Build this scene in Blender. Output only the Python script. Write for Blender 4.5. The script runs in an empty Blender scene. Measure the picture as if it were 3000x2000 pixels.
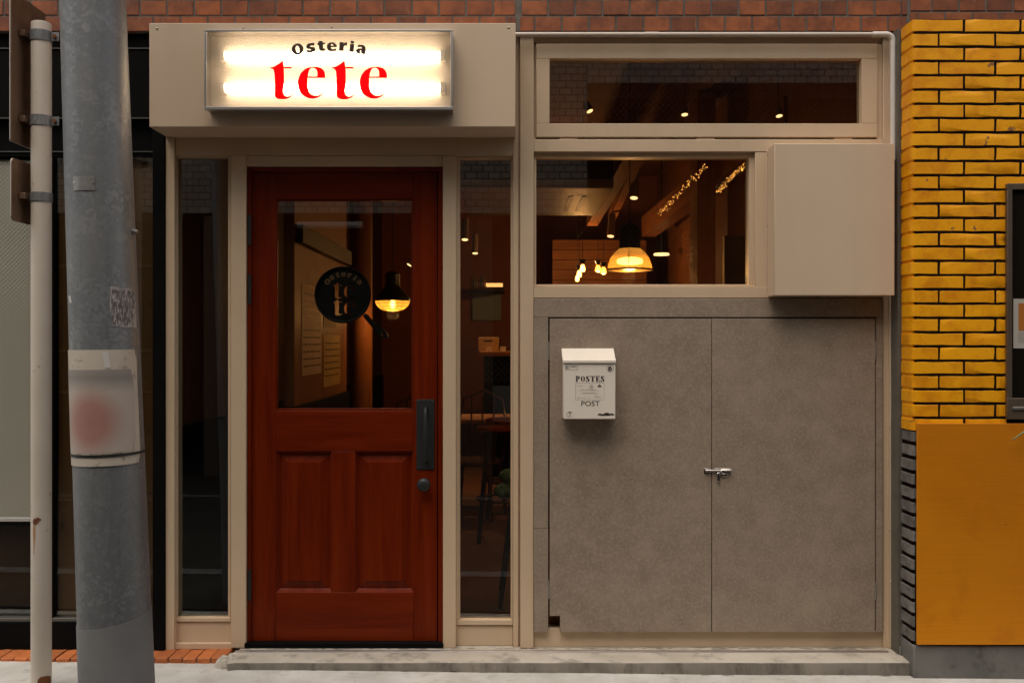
import bpy, bmesh, math, random
from mathutils import Vector, noise as mnoise
R = math.radians
random.seed(7)
S = bpy.context.scene
COL = S.collection

# ------------------------------------------------------------------ camera, sky, sun, exposure
D, HC, FPX = 4.0, 1.384, 2676.0          # camera distance from the shop front, eye height, focal length in photo pixels
cam = bpy.data.objects.new('camera', bpy.data.cameras.new('camera'))
COL.objects.link(cam)
cam.location = (0, -D, HC); cam.rotation_euler = (R(90), 0, 0)
cam.data.sensor_width = 36; cam.data.lens = 36 * FPX / 3000
cam.data.clip_start = 0.05; cam.data.clip_end = 900
S.camera = cam

SUN_EL, SUN_AZ = 66, 205                 # azimuth clockwise from +Y
wd = bpy.data.worlds.new('World'); S.world = wd; wd.use_nodes = True
wn, wl = wd.node_tree.nodes, wd.node_tree.links
bgn = wn['Background']
sky = wn.new('ShaderNodeTexSky'); sky.sky_type = 'NISHITA'; sky.sun_disc = False
sky.sun_elevation = R(SUN_EL); sky.sun_rotation = R(SUN_AZ); sky.dust_density = 4.0; sky.air_density = 1.6
hs = wn.new('ShaderNodeHueSaturation'); hs.inputs['Saturation'].default_value = 0.28
wl.new(sky.outputs[0], hs.inputs['Color']); wl.new(hs.outputs[0], bgn.inputs[0])
bgn.inputs[1].default_value = 0.13

sd = bpy.data.lights.new('sun', 'SUN'); sd.energy = 0.9; sd.angle = R(50); sd.color = (1.0, 0.86, 0.69)
sun = bpy.data.objects.new('sun', sd); COL.objects.link(sun)
_dir = Vector((math.sin(R(SUN_AZ)) * math.cos(R(SUN_EL)), math.cos(R(SUN_AZ)) * math.cos(R(SUN_EL)), math.sin(R(SUN_EL))))
sun.rotation_euler = _dir.to_track_quat('Z', 'Y').to_euler(); sun.location = (-3, -6, 12)

vs = S.view_settings
vs.view_transform = 'Standard'; vs.look = 'None'; vs.exposure = 0.40; vs.gamma = 1.0; vs.use_curve_mapping = False
S.render.engine = 'CYCLES'
S.cycles.use_denoising = True
S.cycles.max_bounces = 9; S.cycles.transparent_max_bounces = 16
S.cycles.sample_clamp_indirect = 4.0

# ------------------------------------------------------------------ helpers
def X(px, Y=0.0): return (px - 1500) * (D + Y) / FPX
def Z(py, Y=0.0): return HC + (1000 - py) * (D + Y) / FPX
def P(px, py, Y): return Vector((X(px, Y), Y, Z(py, Y)))
def GZ(x): return -0.0088 * max(-4.0, min(4.0, x))         # the pavement falls gently to the right

def _n(nt, t, **k):
    n = nt.nodes.new(t)
    for a, b in k.items(): setattr(n, a, b)
    return n
def ramp(nt, fac, stops):
    r = _n(nt, 'ShaderNodeValToRGB'); e = r.color_ramp.elements
    while len(e) < len(stops): e.new(0.5)
    for i, (p, c) in enumerate(stops): e[i].position = p; e[i].color = (*c, 1) if len(c) == 3 else c
    nt.links.new(fac, r.inputs[0]); return r.outputs[0]
def coords(nt, scale=(1, 1, 1)):
    tc = _n(nt, 'ShaderNodeTexCoord'); oi = _n(nt, 'ShaderNodeObjectInfo')
    m = _n(nt, 'ShaderNodeVectorMath', operation='MULTIPLY_ADD')
    cb = _n(nt, 'ShaderNodeCombineXYZ')
    ml = _n(nt, 'ShaderNodeMath', operation='MULTIPLY'); ml.inputs[1].default_value = 37.0
    nt.links.new(oi.outputs['Random'], ml.inputs[0])
    for i in range(3): nt.links.new(ml.outputs[0], cb.inputs[i])
    nt.links.new(tc.outputs['Object'], m.inputs[0]); m.inputs[1].default_value = scale
    nt.links.new(cb.outputs[0], m.inputs[2])
    return m.outputs[0]
def noise(nt, vec, scale, detail=4, rough=0.55, dist=0.0):
    n = _n(nt, 'ShaderNodeTexNoise'); n.inputs['Scale'].default_value = scale; n.inputs['Detail'].default_value = detail
    n.inputs['Roughness'].default_value = rough; n.inputs['Distortion'].default_value = dist
    nt.links.new(vec, n.inputs['Vector']); return n.outputs['Fac']
def mixc(nt, fac, a, b, blend='MIX'):
    m = _n(nt, 'ShaderNodeMix', data_type='RGBA', blend_type=blend)
    for s, v in ((m.inputs[0], fac), (m.inputs[6], a), (m.inputs[7], b)):
        if hasattr(v, 'links'): nt.links.new(v, s)
        elif isinstance(v, (int, float)): s.default_value = v
        else: s.default_value = (*v, 1)
    return m.outputs[2]
def bump(nt, h, strength, dist=0.002):
    b = _n(nt, 'ShaderNodeBump'); b.inputs['Strength'].default_value = strength; b.inputs['Distance'].default_value = dist
    nt.links.new(h, b.inputs['Height']); return b.outputs[0]
def new_mat(name):
    m = bpy.data.materials.new(name); m.use_nodes = True
    return m, m.node_tree, m.node_tree.nodes['Principled BSDF']
def M(name, c1, c2=None, scale=4, rough=0.5, metal=0.0, bs=0.0, bscale=60, bd=0.002, stretch=(1, 1, 1), lo=0.3, hi=0.7,
      rvar=0.0, c3=None, s3=40, f3=0.5, lo3=0.55, hi3=0.7, spec=0.5):
    m, nt, b = new_mat(name)
    b.inputs['Roughness'].default_value = rough; b.inputs['Metallic'].default_value = metal
    b.inputs['Specular IOR Level'].default_value = spec
    v = coords(nt, stretch)
    col = None
    if c2:
        nz = noise(nt, v, scale, 5, 0.6)
        col = ramp(nt, nz, [(lo, c1), (hi, c2)])
    if c3:
        n3 = noise(nt, v, s3, 4, 0.65)
        mk = ramp(nt, n3, [(lo3, (0, 0, 0)), (hi3, (f3, f3, f3))])
        col = mixc(nt, mk, col if col is not None else c1, c3)
    if rvar:
        oi = _n(nt, 'ShaderNodeObjectInfo')
        mr = _n(nt, 'ShaderNodeMapRange'); mr.inputs['To Min'].default_value = 1 - rvar; mr.inputs['To Max'].default_value = 1 + rvar
        nt.links.new(oi.outputs['Random'], mr.inputs[0])
        hv = _n(nt, 'ShaderNodeHueSaturation')
        nt.links.new(mr.outputs[0], hv.inputs['Value'])
        if col is not None: nt.links.new(col, hv.inputs['Color'])
        else: hv.inputs['Color'].default_value = (*c1, 1)
        col = hv.outputs[0]
    if col is not None: nt.links.new(col, b.inputs['Base Color'])
    else: b.inputs['Base Color'].default_value = (*c1, 1)
    if bs:
        nt.links.new(bump(nt, noise(nt, v, bscale, 6, 0.6), bs, bd), b.inputs['Normal'])
    return m
def emit(name, col, st):
    m, nt, b = new_mat(name)
    b.inputs['Base Color'].default_value = (*col, 1)
    b.inputs['Emission Color'].default_value = (*col, 1); b.inputs['Emission Strength'].default_value = st
    return m
def glass(name, tint=(0.9, 0.93, 0.9), gain=1.0):
    m = bpy.data.materials.new(name); m.use_nodes = True; nt = m.node_tree; nt.nodes.clear()
    o = _n(nt, 'ShaderNodeOutputMaterial'); mx = _n(nt, 'ShaderNodeMixShader')
    t = _n(nt, 'ShaderNodeBsdfTransparent'); t.inputs[0].default_value = (*tint, 1)
    g = _n(nt, 'ShaderNodeBsdfGlossy'); g.inputs['Roughness'].default_value = 0.0; g.inputs[0].default_value = (1, 1, 1, 1)
    ge = _n(nt, 'ShaderNodeNewGeometry')
    mr = _n(nt, 'ShaderNodeMapRange'); mr.inputs['To Min'].default_value = 1.52; mr.inputs['To Max'].default_value = 1 / 1.52
    fr = _n(nt, 'ShaderNodeFresnel')
    nt.links.new(ge.outputs['Backfacing'], mr.inputs[0]); nt.links.new(mr.outputs[0], fr.inputs['IOR'])
    ml = _n(nt, 'ShaderNodeMath', operation='MULTIPLY', use_clamp=True); ml.inputs[1].default_value = gain
    nt.links.new(fr.outputs[0], ml.inputs[0]); nt.links.new(ml.outputs[0], mx.inputs[0])
    nt.links.new(t.outputs[0], mx.inputs[1]); nt.links.new(g.outputs[0], mx.inputs[2]); nt.links.new(mx.outputs[0], o.inputs[0])
    return m
def translucent(name, col, tr=0.4, tcol=(1, 1, 1), opaque=0.3):
    """thin lit plastic or glass: part clear, part diffusing"""
    m = bpy.data.materials.new(name); m.use_nodes = True; nt = m.node_tree; nt.nodes.clear()
    o = _n(nt, 'ShaderNodeOutputMaterial')
    a = _n(nt, 'ShaderNodeBsdfTransparent'); a.inputs[0].default_value = (*tcol, 1)
    b = _n(nt, 'ShaderNodeBsdfTranslucent'); b.inputs[0].default_value = (*col, 1)
    c = _n(nt, 'ShaderNodeBsdfPrincipled'); c.inputs['Base Color'].default_value = (*col, 1); c.inputs['Roughness'].default_value = 0.25
    m1 = _n(nt, 'ShaderNodeMixShader'); m1.inputs[0].default_value = opaque
    m2 = _n(nt, 'ShaderNodeMixShader'); m2.inputs[0].default_value = tr
    nt.links.new(b.outputs[0], m1.inputs[1]); nt.links.new(c.outputs[0], m1.inputs[2])
    nt.links.new(m1.outputs[0], m2.inputs[1]); nt.links.new(a.outputs[0], m2.inputs[2]); nt.links.new(m2.outputs[0], o.inputs[0])
    return m

ORG = {}                                  # world origin of each object (no parent is rotated or scaled)
class MB:
    def __init__(s): s.v = []; s.f = []
    def add(s, vs, fs):
        o = len(s.v); s.v += [tuple(p) for p in vs]; s.f += [tuple(i + o for i in f) for f in fs]; return s
    def box(s, x0, x1, y0, y1, z0, z1):
        x0, x1 = sorted((x0, x1)); y0, y1 = sorted((y0, y1)); z0, z1 = sorted((z0, z1))
        return s.add([(x, y, z) for x in (x0, x1) for y in (y0, y1) for z in (z0, z1)],
                     [(0, 1, 3, 2), (4, 6, 7, 5), (0, 4, 5, 1), (2, 3, 7, 6), (0, 2, 6, 4), (1, 5, 7, 3)])
    def pbox(s, px0, px1, py0, py1, yf, yb):   # front face given by its extent in photo pixels at its own depth
        return s.box(X(px0, yf), X(px1, yf), yf, yb, Z(py0, yf), Z(py1, yf))
    def cyl(s, p0, p1, r0, r1=None, seg=16, caps=True):
        r1 = r0 if r1 is None else r1
        p0, p1 = Vector(p0), Vector(p1); d = (p1 - p0).normalized()
        a = d.orthogonal().normalized(); b = d.cross(a)
        vs = []
        for p, r in ((p0, r0), (p1, r1)):
            vs += [p + r * (math.cos(t) * a + math.sin(t) * b) for t in (2 * math.pi * i / seg for i in range(seg))]
        fs = [(i, (i + 1) % seg, seg + (i + 1) % seg, seg + i) for i in range(seg)]
        if caps: fs += [tuple(range(seg - 1, -1, -1)), tuple(range(seg, 2 * seg))]
        return s.add(vs, fs)
    def tube(s, path, r, seg=8, caps=True):
        path = [Vector(p) for p in path]; n = len(path)
        a = None; vs = []
        for i, p in enumerate(path):
            d = (path[min(i + 1, n - 1)] - path[max(i - 1, 0)]).normalized()
            a = d.orthogonal().normalized() if a is None else (a - d * a.dot(d)).normalized()
            b = d.cross(a); rr = r[i] if isinstance(r, (list, tuple)) else r
            vs += [p + rr * (math.cos(t) * a + math.sin(t) * b) for t in (2 * math.pi * k / seg for k in range(seg))]
        fs = [(i * seg + k, i * seg + (k + 1) % seg, (i + 1) * seg + (k + 1) % seg, (i + 1) * seg + k) for i in range(n - 1) for k in range(seg)]
        if caps: fs += [tuple(range(seg - 1, -1, -1)), tuple((n - 1) * seg + k for k in range(seg))]
        return s.add(vs, fs)
    def lathe(s, c, prof, seg=24, axis='Z', rib=0.0, nrib=0):
        c = Vector(c); vs = []
        for r, h in prof:
            for k in range(seg):
                t = 2 * math.pi * k / seg; rr = r * (1 + (rib * (k % 2) if nrib else 0))
                u, w = rr * math.cos(t), rr * math.sin(t)
                vs.append(c + (Vector((u, w, h)) if axis == 'Z' else Vector((u, h, w))))
        n = len(prof)
        fs = [(i * seg + k, i * seg + (k + 1) % seg, (i + 1) * seg + (k + 1) % seg, (i + 1) * seg + k) for i in range(n - 1) for k in range(seg)]
        if axis != 'Z': fs = [f[::-1] for f in fs]
        return s.add(vs, fs)
    def prism(s, poly, y0, y1):                # polygon in X, Z pushed along Y
        n = len(poly)
        a = sum(poly[i][0] * poly[(i + 1) % n][1] - poly[(i + 1) % n][0] * poly[i][1] for i in range(n))
        if a < 0: poly = poly[::-1]
        vs = [(x, y0, z) for x, z in poly] + [(x, y1, z) for x, z in poly]
        return s.add(vs, [tuple(range(n)), tuple(range(2 * n - 1, n - 1, -1))] + [(i, n + i, n + (i + 1) % n, (i + 1) % n) for i in range(n)])
    def build(s, name, mat, parent=None, bev=0.0, smooth=40, origin=None, seg=2):
        return link_mesh(name, s.v, s.f, mat, parent, bev, smooth, origin, seg)
def link_mesh(name, v, f, mat, parent=None, bev=0.0, smooth=40, origin=None, seg=2):
    xs, ys, zs = zip(*v)
    o = Vector(origin) if origin is not None else Vector(((min(xs) + max(xs)) / 2, (min(ys) + max(ys)) / 2, min(zs)))
    me = bpy.data.meshes.new(name)
    me.from_pydata([(a - o.x, b - o.y, c - o.z) for a, b, c in v], [], f); me.update()
    bm = bmesh.new(); bm.from_mesh(me); bmesh.ops.recalc_face_normals(bm, faces=bm.faces); bm.to_mesh(me); bm.free()
    if smooth:
        me.polygons.foreach_set('use_smooth', [True] * len(me.polygons)); me.set_sharp_from_angle(angle=R(smooth))
    ob = bpy.data.objects.new(name, me); COL.objects.link(ob)
    me.materials.append(mat)
    place(ob, o, parent)
    if bev:
        b = ob.modifiers.new('bevel', 'BEVEL'); b.width = bev; b.segments = seg; b.limit_method = 'ANGLE'; b.angle_limit = R(50)
    return ob
def place(ob, o, parent):
    ORG[ob.name] = Vector(o)
    if parent is not None:
        ob.parent = parent; ob.location = Vector(o) - ORG[parent.name]
    else: ob.location = o
def thing(name, loc, label, cat, group=None):
    e = bpy.data.objects.new(name, None); COL.objects.link(e); e.empty_display_size = 0.1
    place(e, loc, None); return tag(e, label, cat, group)
def tag(o, label=None, cat=None, group=None, kind=None):
    if label: o['label'] = label
    if cat: o['category'] = cat
    if group: o['group'] = group
    if kind: o['kind'] = kind
    return o
def copy_tree(src, off, label, parent=None):
    """copy a thing with its parts and their sub-parts, moved by off"""
    c = src.copy(); COL.objects.link(c); c.parent = parent
    ORG[c.name] = ORG[src.name] + Vector(off)
    c.location = src.location + (Vector(off) if parent is None else Vector())
    if label and parent is None: c['label'] = label
    for ch in list(src.children): copy_tree(ch, off, None, c)
    return c
def chaikin(pts, it=2):
    """round a closed outline; points given as (x, y, 1) stay sharp"""
    pts = [(p[0], p[1], p[2] if len(p) > 2 else 0) for p in pts]
    for _ in range(it):
        out = []
        n = len(pts)
        for i in range(n):
            p, a, b = pts[i], pts[i - 1], pts[(i + 1) % n]
            if p[2]: out.append(p)
            else:
                out.append((p[0] * .75 + a[0] * .25, p[1] * .75 + a[1] * .25, 0)); out.append((p[0] * .75 + b[0] * .25, p[1] * .75 + b[1] * .25, 0))
        pts = out
    return [(p[0], p[1]) for p in pts]
def flat_shape(name, loops, y, th, mat, parent=None):
    """filled outlines with holes in X, Z at depth y, th thick towards the street"""
    cu = bpy.data.curves.new('outline', 'CURVE'); cu.dimensions = '2D'; cu.fill_mode = 'BOTH'; cu.extrude = th / 2
    for lp in loops:
        sp = cu.splines.new('POLY'); sp.points.add(len(lp) - 1); sp.use_cyclic_u = True
        for q, (a, b) in zip(sp.points, lp): q.co = (a, b, 0, 1)
    return curve_to(name, cu, y, th, mat, parent)
def curve_to(name, cu, y, th, mat, parent, off=(0, 0), rot=0.0, sx=1.0):
    t = bpy.data.objects.new('tmp', cu); COL.objects.link(t)
    dg = bpy.context.evaluated_depsgraph_get()
    me = bpy.data.meshes.new_from_object(t.evaluated_get(dg))
    bpy.data.objects.remove(t)
    c, s_ = math.cos(rot), math.sin(rot)
    v = []
    for p in me.vertices:
        a, b = p.co.x * sx, p.co.y
        v.append((off[0] + a * c - b * s_, y - th / 2 - p.co.z, off[1] + a * s_ + b * c))
    f = [tuple(q.vertices) for q in me.polygons]
    bpy.data.meshes.remove(me)
    return link_mesh(name, v, f, mat, parent, 0, 0)
def text(name, body, height, y, px, py, mat, parent, bold=0.0, rot=0.0, sx=1.0, th=0.0006, shear=0.0, spacing=1.0):
    cu = bpy.data.curves.new('txt', 'FONT'); cu.body = body; cu.align_x = 'CENTER'; cu.align_y = 'CENTER'
    cu.size = height; cu.offset = bold * height; cu.extrude = th / 2; cu.shear = shear; cu.space_character = spacing
    cu.resolution_u = 3
    return curve_to(name, cu, y, th, mat, parent, (X(px, y), Z(py, y)), rot, sx)

# ------------------------------------------------------------------ materials
def paint_mat(name, a, b, rough, grime_shade, streak=0.5):
    """house paint: slow tone drift, faint rain streaks, small scuffs, fine orange peel"""
    m, nt, p = new_mat(name)
    v = coords(nt); vs_ = coords(nt, (11, 11, 0.9))
    col = ramp(nt, noise(nt, v, 2.6, 4, 0.55), [(0.3, a), (0.7, b)])
    st = ramp(nt, noise(nt, vs_, 1.0, 5, 0.62), [(0.50, (0, 0, 0)), (0.78, (streak, streak, streak))])
    col = mixc(nt, st, col, grime_shade)
    sc = ramp(nt, noise(nt, v, 38, 6, 0.7), [(0.66, (0, 0, 0)), (0.76, (0.45, 0.45, 0.45))])
    col = mixc(nt, sc, col, grime_shade)
    nt.links.new(col, p.inputs['Base Color'])
    rr = ramp(nt, noise(nt, v, 9, 3), [(0.3, (rough - .06,) * 3), (0.7, (rough + .10,) * 3)])
    nt.links.new(rr, p.inputs['Roughness']); p.inputs['Specular IOR Level'].default_value = 0.35
    nt.links.new(bump(nt, noise(nt, v, 240, 4, 0.6), 0.14, 0.0006), p.inputs['Normal'])
    return m
m_beige = paint_mat('beige_paint', (0.60, 0.44, 0.288), (0.645, 0.477, 0.316), 0.46, (0.42, 0.29, 0.175), 0.20)
m_beige2 = paint_mat('beige_coated_steel', (0.63, 0.47, 0.325), (0.66, 0.493, 0.343), 0.38, (0.47, 0.34, 0.22), 0.16)
m_grey = M('mottled_grey_board', (0.240, 0.181, 0.131), (0.325, 0.247, 0.181), 11.0, 0.62, bs=0.2, bscale=300, bd=0.0008, c3=(0.41, 0.325, 0.245), s3=85, f3=0.55, lo3=0.47, hi3=0.68, spec=0.25)
m_black = M('black_paint', (0.0035, 0.0035, 0.0035), (0.006, 0.0055, 0.005), 6, 0.65, spec=0.05)
m_iron = M('black_iron', (0.012, 0.013, 0.012), (0.02, 0.02, 0.018), 30, 0.5, bs=0.2, bscale=200, bd=0.0006)
m_chrome = M('chromed_steel', (0.62, 0.58, 0.54), None, rough=0.16, metal=1.0)
m_alu = M('anodised_aluminium', (0.50, 0.47, 0.44), (0.58, 0.55, 0.52), 20, 0.34, metal=0.9, stretch=(1, 1, 8))
m_pvc = M('painted_plastic_pipe', (0.56, 0.47, 0.38), (0.60, 0.51, 0.42), 5, 0.4)
m_pvc2 = M('pale_plastic_pipe', (0.66, 0.60, 0.53), (0.70, 0.64, 0.57), 5, 0.4)
m_glass = glass('window_glass', (0.80, 0.82, 0.79), 1.7)
m_wire = M('glass_wire', (0.10, 0.085, 0.07), None, rough=0.5, metal=0.4)
m_screw = M('screw_head', (0.42, 0.34, 0.26), None, rough=0.4, metal=0.6)

def wood_mat(name, a, b, c, vertical=True, rough=0.38, bs=0.12):
    m, nt, p = new_mat(name)
    v = coords(nt, (14, 14, 0.9) if vertical else (0.9, 14, 14))
    n1 = noise(nt, v, 1.6, 6, 0.6, 0.6); n2 = noise(nt, v, 9, 4, 0.6)
    col = ramp(nt, n1, [(0.28, a), (0.5, b), (0.74, c)])
    col = mixc(nt, 0.22, col, ramp(nt, n2, [(0.3, a), (0.7, c)]), 'MIX')
    nt.links.new(col, p.inputs['Base Color']); p.inputs['Roughness'].default_value = rough
    nt.links.new(bump(nt, n2, bs, 0.0008), p.inputs['Normal']); p.inputs['Specular IOR Level'].default_value = 0.13
    return m
m_door_v = wood_mat('red_brown_door_wood_upright', (0.080, 0.0058, 0.0007), (0.138, 0.0125, 0.0011), (0.185, 0.0220, 0.0020), True)
m_door_h = wood_mat('red_brown_door_wood_level', (0.080, 0.0058, 0.0007), (0.138, 0.0125, 0.0011), (0.185, 0.0220, 0.0020), False)
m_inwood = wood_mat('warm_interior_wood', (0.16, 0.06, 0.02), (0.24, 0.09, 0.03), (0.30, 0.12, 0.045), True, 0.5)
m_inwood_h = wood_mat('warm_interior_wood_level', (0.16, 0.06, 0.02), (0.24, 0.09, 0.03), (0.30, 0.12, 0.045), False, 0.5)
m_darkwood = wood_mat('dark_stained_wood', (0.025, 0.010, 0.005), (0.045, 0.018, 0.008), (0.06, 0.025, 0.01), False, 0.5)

def red_tile_mat():
    m, nt, p = new_mat('red_brown_brick_tile')
    v = coords(nt)
    oi = _n(nt, 'ShaderNodeObjectInfo')
    base = ramp(nt, oi.outputs['Random'], [(0.0, (0.20, 0.052, 0.013)), (0.35, (0.34, 0.090, 0.021)), (0.7, (0.41, 0.110, 0.025)), (1.0, (0.26, 0.066, 0.016))])
    st = ramp(nt, noise(nt, v, 14, 6, 0.65), [(0.34, (0.48, 0.45, 0.43)), (0.60, (0.92, 0.92, 0.92))])
    col = mixc(nt, 1.0, base, st, 'MULTIPLY')
    v2 = coords(nt, (60, 60, 9))                                     # pale lime streaks running down
    lime = ramp(nt, noise(nt, v2, 1.0, 4, 0.6), [(0.62, (0, 0, 0)), (0.78, (0.35, 0.35, 0.35))])
    col = mixc(nt, lime, col, (0.42, 0.30, 0.20))
    nt.links.new(col, p.inputs['Base Color']); p.inputs['Roughness'].default_value = 0.55
    nt.links.new(bump(nt, noise(nt, v, 120, 6, 0.65), 0.35, 0.0015), p.inputs['Normal'])
    return m
m_tile = red_tile_mat()
m_mortar = M('grey_mortar', (0.10, 0.085, 0.07), (0.17, 0.145, 0.12), 20, 0.9, bs=0.4, bscale=150)
def yellow_mat():
    m, nt, p = new_mat('yellow_painted_brick')
    v = coords(nt)
    oi = _n(nt, 'ShaderNodeObjectInfo')
    base = ramp(nt, oi.outputs['Random'], [(0, (0.90, 0.355, 0.003)), (0.5, (0.95, 0.41, 0.005)), (1, (0.92, 0.38, 0.004))])
    dirt = ramp(nt, noise(nt, v, 9, 6, 0.62), [(0.36, (0.80, 0.68, 0.5)), (0.54, (1, 1, 1))])
    col = mixc(nt, 1.0, base, dirt, 'MULTIPLY')
    vo = _n(nt, 'ShaderNodeTexVoronoi'); vo.inputs['Scale'].default_value = 75; nt.links.new(v, vo.inputs['Vector'])
    wob = noise(nt, v, 30, 3, 0.5)
    pits = ramp(nt, vo.outputs['Distance'], [(0.05, (0, 0, 0)), (0.20, (1, 1, 1))])
    msk = ramp(nt, wob, [(0.50, (1, 1, 1)), (0.60, (0, 0, 0))])
    pit2 = mixc(nt, msk, pits, (1, 1, 1))
    chip = ramp(nt, noise(nt, v, 13, 5, 0.6), [(0.675, (0, 0, 0)), (0.69, (1, 1, 1))])
    col = mixc(nt, chip, col, (0.30, 0.13, 0.045))
    col = mixc(nt, pit2, (0.30, 0.10, 0.008), col)
    nt.links.new(col, p.inputs['Base Color']); p.inputs['Roughness'].default_value = 0.42; p.inputs['Specular IOR Level'].default_value = 0.4
    b1 = bump(nt, pit2, 0.5, 0.002)
    b2 = _n(nt, 'ShaderNodeBump'); b2.inputs['Strength'].default_value = 0.32; b2.inputs['Distance'].default_value = 0.0022
    nt.links.new(noise(nt, coords(nt, (1, 1, 1.6)), 62, 6, 0.65), b2.inputs['Height']); nt.links.new(b1, b2.inputs['Normal'])
    nt.links.new(b2.outputs[0], p.inputs['Normal'])
    return m
m_yellow = yellow_mat()
m_blackjoint = M('black_painted_joint', (0.006, 0.003, 0.002), (0.016, 0.007, 0.004), 30, 0.8, bs=0.4, bscale=90, spec=0.1)
m_greybrick = M('bare_grey_brick', (0.10, 0.09, 0.078), (0.22, 0.20, 0.175), 14, 0.85, bs=0.7, bscale=70, bd=0.004, c3=(0.05, 0.04, 0.035), s3=22, f3=0.8, rvar=0.2)
def ply_mat():
    m, nt, p = new_mat('yellow_painted_plywood')
    v = coords(nt)
    col = ramp(nt, noise(nt, v, 1.3, 4, 0.55), [(0.3, (0.56, 0.175, 0.001)), (0.7, (0.70, 0.245, 0.002))])
    gr = ramp(nt, noise(nt, coords(nt, (3, 3, 150)), 1.0, 5, 0.65), [(0.35, (0.93, 0.91, 0.85)), (0.6, (1, 1, 1))])
    col = mixc(nt, 1.0, col, gr, 'MULTIPLY')
    bl = ramp(nt, noise(nt, v, 5.5, 6, 0.65, 0.4), [(0.56, (0, 0, 0)), (0.72, (0.34, 0.34, 0.34))])
    col = mixc(nt, bl, col, (0.42, 0.105, 0.002))
    sp = ramp(nt, noise(nt, v, 60, 4, 0.6), [(0.70, (0, 0, 0)), (0.76, (0.8, 0.8, 0.8))])
    col = mixc(nt, sp, col, (0.22, 0.06, 0.004))
    nt.links.new(col, p.inputs['Base Color']); p.inputs['Roughness'].default_value = 0.55; p.inputs['Specular IOR Level'].default_value = 0.3
    nt.links.new(bump(nt, noise(nt, coords(nt, (4, 4, 120)), 1.0, 6, 0.65), 0.5, 0.0012), p.inputs['Normal'])
    return m
m_ply = ply_mat()
m_plinth = M('grey_render', (0.115, 0.108, 0.098), (0.19, 0.18, 0.162), 5, 0.8, bs=0.3, bscale=60, c3=(0.06, 0.055, 0.05), s3=16, f3=0.6)
m_step = M('stained_step_concrete', (0.40, 0.345, 0.275), (0.54, 0.48, 0.40), 5, 0.85, bs=0.35, bscale=90, stretch=(1, 1, 1), c3=(0.17, 0.14, 0.11), s3=9, f3=0.65, lo3=0.52, hi3=0.68)
m_ground = M('pale_pavement_concrete', (0.44, 0.41, 0.36), (0.62, 0.595, 0.55), 6, 0.88, bs=0.5, bscale=60, c3=(0.27, 0.235, 0.19), s3=17, f3=0.6, lo3=0.57, hi3=0.74)
m_edging = M('orange_paving_brick', (0.42, 0.11, 0.025), (0.54, 0.16, 0.04), 12, 0.7, bs=0.4, bscale=80, rvar=0.18, c3=(0.16, 0.05, 0.025), s3=30, f3=0.6)

# ------------------------------------------------------------------ ground
def make_ground():
    xs = [-300, -40, -8, -4] + [-3.6 + i * 0.12 for i in range(61)] + [4, 8, 40, 300]
    ys = [-300, -40, -8, -5, -4, -3, -2, -1.2] + [-1.0 + i * 0.08 for i in range(12)] + [0.0, 0.5, 2, 8, 40, 300]
    v = []
    for y in ys:
        for x in xs:
            near = abs(x) < 3.7 and -1.1 < y < 0.0
            z = GZ(x) + (0.004 * mnoise.noise((x * 1.7, y * 2.3, 0.3)) if near else 0)
            v.append((x, y, z if y < 0.06 else -0.06))
    n = len(xs)
    f = [(j * n + i, j * n + i + 1, (j + 1) * n + i + 1, (j + 1) * n + i) for j in range(len(ys) - 1) for i in range(n - 1)]
    return tag(link_mesh('pavement', v, f, m_ground, origin=(0, 0, 0)), kind='structure', label='pale concrete pavement along the shop fronts')
make_ground()

m_asphalt = M('asphalt', (0.034, 0.029, 0.024), (0.055, 0.048, 0.040), 6, 0.9, spec=0.2, bs=0.5, bscale=120)
rv = []
for y in (-300, -5.0, -0.56):
    for x in (-300, -40, -4, 4, 40, 300): rv.append((x, y, GZ(x) + 0.008))
tag(link_mesh('road', rv, [(j * 6 + i, j * 6 + i + 1, j * 6 + 7 + i, j * 6 + 6 + i) for j in range(2) for i in range(5)], m_asphalt, origin=(0, 0, 0)), kind='structure', label='dark asphalt road in front of the shops')

m_line = M('worn_white_road_paint', (0.09, 0.09, 0.085), (0.20, 0.197, 0.19), 12, 0.7, c3=(0.08, 0.08, 0.08), s3=30, f3=0.8)
for ya, yb_ in ((-1.36, -1.24), (-3.95, -3.83)):
    tag(link_mesh('road_line', [(x, y, GZ(x) + .012) for y in (ya, yb_) for x in (-40, -4, 4, 40)], [(0, 1, 5, 4), (1, 2, 6, 5), (2, 3, 7, 6)], m_line, origin=(0, 0, 0)), kind='structure', label='worn white line painted along the road')

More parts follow.
